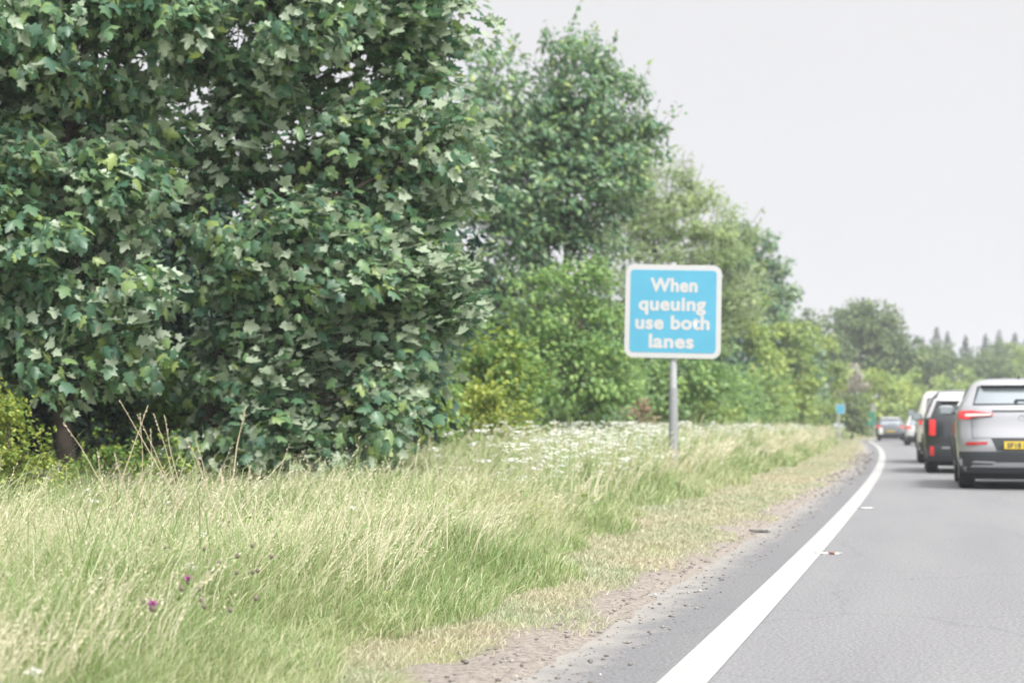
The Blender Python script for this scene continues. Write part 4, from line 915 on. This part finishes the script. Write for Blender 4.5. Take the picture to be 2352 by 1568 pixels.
SUV = [(.24, .80, .14, 4.20), (.34, .88, .06, 4.38), (.48, .915, .02, 4.46), (.62, .925, .0, 4.48), (.74, .928, .015, 4.48), (.92, .93, .06, 4.44), (1.02, .925, .075, 4.30), (1.08, .915, .08, 3.75), (1.14, .90, .095, 3.35), (1.22, .875, .12, 3.20), (1.36, .80, .21, 2.95), (1.48, .735, .31, 2.72), (1.56, .685, .37, 2.52), (1.605, .61, .42, 2.30)]
sp1 = dict(cr=.36, pw=2.8, paint=M['grey_paint'], axles=(.88, 3.55), wr=.36, bumper_top=.56, win=(1.265, 1.50, .66, .58), side_win=(.55, 3.0, 1.75), side_z=(1.24, 1.50), screen=(1.2, 1.53), mirror=(2.75, 1.19, M['chrome']), fin=True, plate=(0, .655), reg='SF18 KVO',
   parts=[('tail_light', 'rear', [((-.90, 1.035), (-.72, 1.035), (-.72, 1.165), (-.895, 1.155)), ((-.72, 1.045), (-.42, 1.085), (-.40, 1.12), (-.72, 1.165))], 'red_lit', .014, [('clear_lens', 'rear', [((-.80, 1.075), (-.44, 1.09), (-.42, 1.115), (-.80, 1.115))], 'clear_lamp', .019), ('dark_lens', 'rear', [((-.72, 1.045), (-.42, 1.075), (-.41, 1.085), (-.72, 1.062))], 'trim', .02)]),
          ('tail_light', 'rear', [((.72, 1.035), (.90, 1.035), (.895, 1.155), (.72, 1.165)), ((.42, 1.085), (.72, 1.045), (.72, 1.165), (.40, 1.12))], 'red_lit', .014, [('clear_lens', 'rear', [((.44, 1.09), (.80, 1.075), (.80, 1.115), (.42, 1.115))], 'clear_lamp', .019)]),
          ('tailgate_seam', 'rear', [((-.705, .76), (-.697, .76), (-.697, 1.03), (-.705, 1.03)), ((.697, .76), (.705, .76), (.705, 1.03), (.697, 1.03)), ((-.705, .755), (.705, .755), (.705, .763), (-.705, .763))], 'trim', .0025, []),
          ('tailgate_groove', 'rear', [((-.42, 1.135), (.42, 1.135), (.42, 1.165), (-.42, 1.165))], 'trim', .004, []),
          ('bumper_reflector', 'rear', [((-.80, .655), (-.50, .665), (-.49, .705), (-.79, .695))], 'red_lamp', .012, []),
          ('bumper_reflector', 'rear', [((.50, .665), (.80, .655), (.79, .695), (.49, .705))], 'red_lamp', .012, []),
          ('plate_recess', 'rear', [((-.36, .57), (.36, .57), (.44, .755), (-.44, .755))], 'trim', .004, []),
          ('diffuser_trim', 'rear', [((-.74, .33), (.74, .33), (.70, .365), (-.70, .365)), ((-.72, .395), (-.42, .385), (-.38, .415), (-.68, .425)), ((.42, .385), (.72, .395), (.68, .425), (.38, .415)), ((-.42, .365), (.42, .365), (.40, .40), (-.40, .40))], 'chrome', .03, [])])
SUVT = [(.24, .80, .12, 4.15), (.34, .88, .05, 4.33), (.48, .915, .01, 4.40), (.74, .925, .0, 4.42), (.95, .93, .02, 4.38), (1.06, .925, .035, 4.1), (1.12, .91, .05, 3.4), (1.22, .88, .075, 3.15), (1.38, .82, .14, 2.92), (1.50, .77, .20, 2.75), (1.58, .72, .24, 2.55), (1.63, .65, .30, 2.3)]
sp2 = dict(paint=M['black_paint'], axles=(.85, 3.48), wr=.35, bumper_top=.58, win=(1.17, 1.41, .70, .63), side_win=(.5, 2.95, 1.7), side_z=(1.17, 1.43), screen=(1.19, 1.52), mirror=(2.85, 1.14, M['dark_paint']), plate=(0, .80), reg='NL70 RZE', spoiler_mat=M['white_paint'], cr=.30, pw=3.0, glass=M['glass_dark'],
   parts=[('tail_light', 'rear', [((-.83, .76), (-.71, .76), (-.70, 1.07), (-.82, 1.08))], 'red_lit', .016, []), ('tail_light', 'rear', [((.69, .74), (.83, .74), (.84, 1.09), (.69, 1.09))], 'red_lit', .016, []),
          ('bumper_reflector', 'rear', [((-.82, .36), (-.74, .36), (-.74, .54), (-.82, .54))], 'red_lit', .024, []), ('bumper_reflector', 'rear', [((.74, .36), (.82, .36), (.82, .54), (.74, .54))], 'red_lit', .024, []),
          ('roof_panel', 'rear', [((-.70, 1.455), (.70, 1.455), (.60, 1.62), (-.60, 1.62))], 'white_paint', .012, []),
          ('corner_pillar', 'rear', [((-.89, 1.10), (-.80, 1.12), (-.66, 1.49), (-.72, 1.49))], 'white_paint', .010, []), ('corner_pillar', 'rear', [((.80, 1.12), (.89, 1.10), (.72, 1.49), (.66, 1.49))], 'white_paint', .010, []),
          ('bumper_strip', 'rear', [((-.60, .50), (.60, .50), (.58, .53), (-.58, .53))], 'chrome', .024, [])])
TALL = [(.26, .84, .10, 4.5), (.36, .90, .04, 4.66), (.50, .93, .01, 4.72), (.80, .94, .0, 4.74), (1.0, .94, .01, 4.70), (1.12, .935, .02, 4.3), (1.2, .92, .03, 3.85), (1.32, .89, .05, 3.7), (1.5, .84, .10, 3.5), (1.68, .785, .16, 3.3), (1.76, .74, .2, 3.1), (1.80, .68, .24, 2.9)]
sp3 = dict(paint=M['beige_paint'], axles=(.92, 3.75), wr=.36, bumper_top=.55, win=(1.30, 1.62, .70, .64), side_win=(.4, 3.5, 1.9), side_z=(1.28, 1.62), screen=(1.32, 1.68), mirror=(3.35, 1.30, M['dark_paint']), plate=(0, .80), reg='WJ67 BTX', cr=.2, pw=4, rails=True,
   parts=[('tail_light', 'rear', [((-.88, .98), (-.74, .98), (-.74, 1.10), (-.88, 1.11))], 'red_lit', .016, []), ('tail_light', 'rear', [((.74, .98), (.88, .98), (.88, 1.11), (.74, 1.10))], 'red_lit', .016, []),
          ('bumper_reflector', 'rear', [((-.84, .60), (-.66, .60), (-.66, .64), (-.84, .64))], 'red_lamp', .016, [])])
HATCH = [(.22, .76, .12, 3.8), (.32, .84, .04, 3.96), (.5, .865, .0, 4.02), (.75, .87, .03, 4.0), (.86, .865, .06, 3.8), (.92, .86, .08, 3.2), (1.0, .83, .12, 3.0), (1.15, .76, .22, 2.8), (1.32, .69, .36, 2.55), (1.40, .64, .45, 2.35), (1.445, .57, .52, 2.15)]
def hatch(p, extra=()): return dict(paint=p, axles=(.75, 3.2), wr=.31, bumper_top=.46, win=(1.0, 1.30, .62, .54), side_win=(.5, 2.8, 1.6), side_z=(1.0, 1.30), screen=(.99, 1.36), mirror=(2.6, 1.0, p), plate=(0, .60), reg='KT15 LDH', parts=[('tail_light', 'rear', [((-.84, .80), (-.56, .82), (-.56, .93), (-.82, .95))], 'red_lit', .014, []), ('tail_light', 'rear', [((.56, .82), (.84, .80), (.82, .95), (.56, .93))], 'red_lit', .014, [])]+list(extra))
def yaw_at(Y): return math.atan(float(SL(Y)))
def place(name, label, rows, sp, px, Y, scale=1.0, dyaw=0): return build_car(name, label, rows, sp, (px-1176)/3800*Y, Y, yaw_at(Y)+dyaw, scale)
_near = place('silver_suv', 'nearest car, silver grey with yellow plate and slim red tail light, cut by picture edge', SUV, sp1, 2347, 25.3, 1.05)
tb = Tubes(); tb.add([(math.cos(a)*.045, .075, 1.05+math.sin(a)*.045) for a in np.linspace(0, 6.283, 19)], [.006]*19, 6); link('badge', tb.mesh('badge'), M['chrome'], _near)
place('black_suv', 'black car with a white roof and upright red tail lights, second in the queue', SUVT, sp2, 2232, 33.7, 1.03)
place('tall_silver_car', 'tall silver-beige car half hidden behind the black one', TALL, sp3, 2193, 42.3, 1.02)
place('white_hatchback', 'small white car glimpsed between the tall silver car and the dark one', HATCH, hatch(M['white_paint']), 2120, 80, 1.0)
place('dark_hatchback', 'furthest visible car, dark grey with a pale roof, beside the green sign', HATCH, hatch(M['dark_paint'], [('roof_panel', 'rear', [((-.56, 1.33), (.56, 1.33), (.5, 1.44), (-.5, 1.44))], 'white_paint', .01, []), ('painted_reflection', 'rear', [((-.72, .42), (-.44, .42), (-.46, .82), (-.68, .82))], 'clear_lamp', .03, [])]), 2044, 102, 1.0)  # pale patch low on the rear left: a bright reflection painted as colour
#@@HAZE

# ---------------------------------------------------------------- haze
HAZE = .0010
bm = bmesh.new(); bmesh.ops.create_cube(bm, size=1, matrix=Matrix.Translation((0, 500, 19)) @ Matrix.Diagonal((1400, 1400, 42, 1)))
me = bpy.data.meshes.new('haze'); bm.to_mesh(me); bm.free()
m, t, o_ = new_mat('haze_air'); pv = t.nodes.new('ShaderNodeVolumePrincipled'); pv.inputs['Density'].default_value = HAZE; pv.inputs['Color'].default_value = (.82, .86, .92, 1)
t.links.new(pv.outputs[0], o_.inputs['Volume']); tag(link('haze', me, m), kind='stuff')
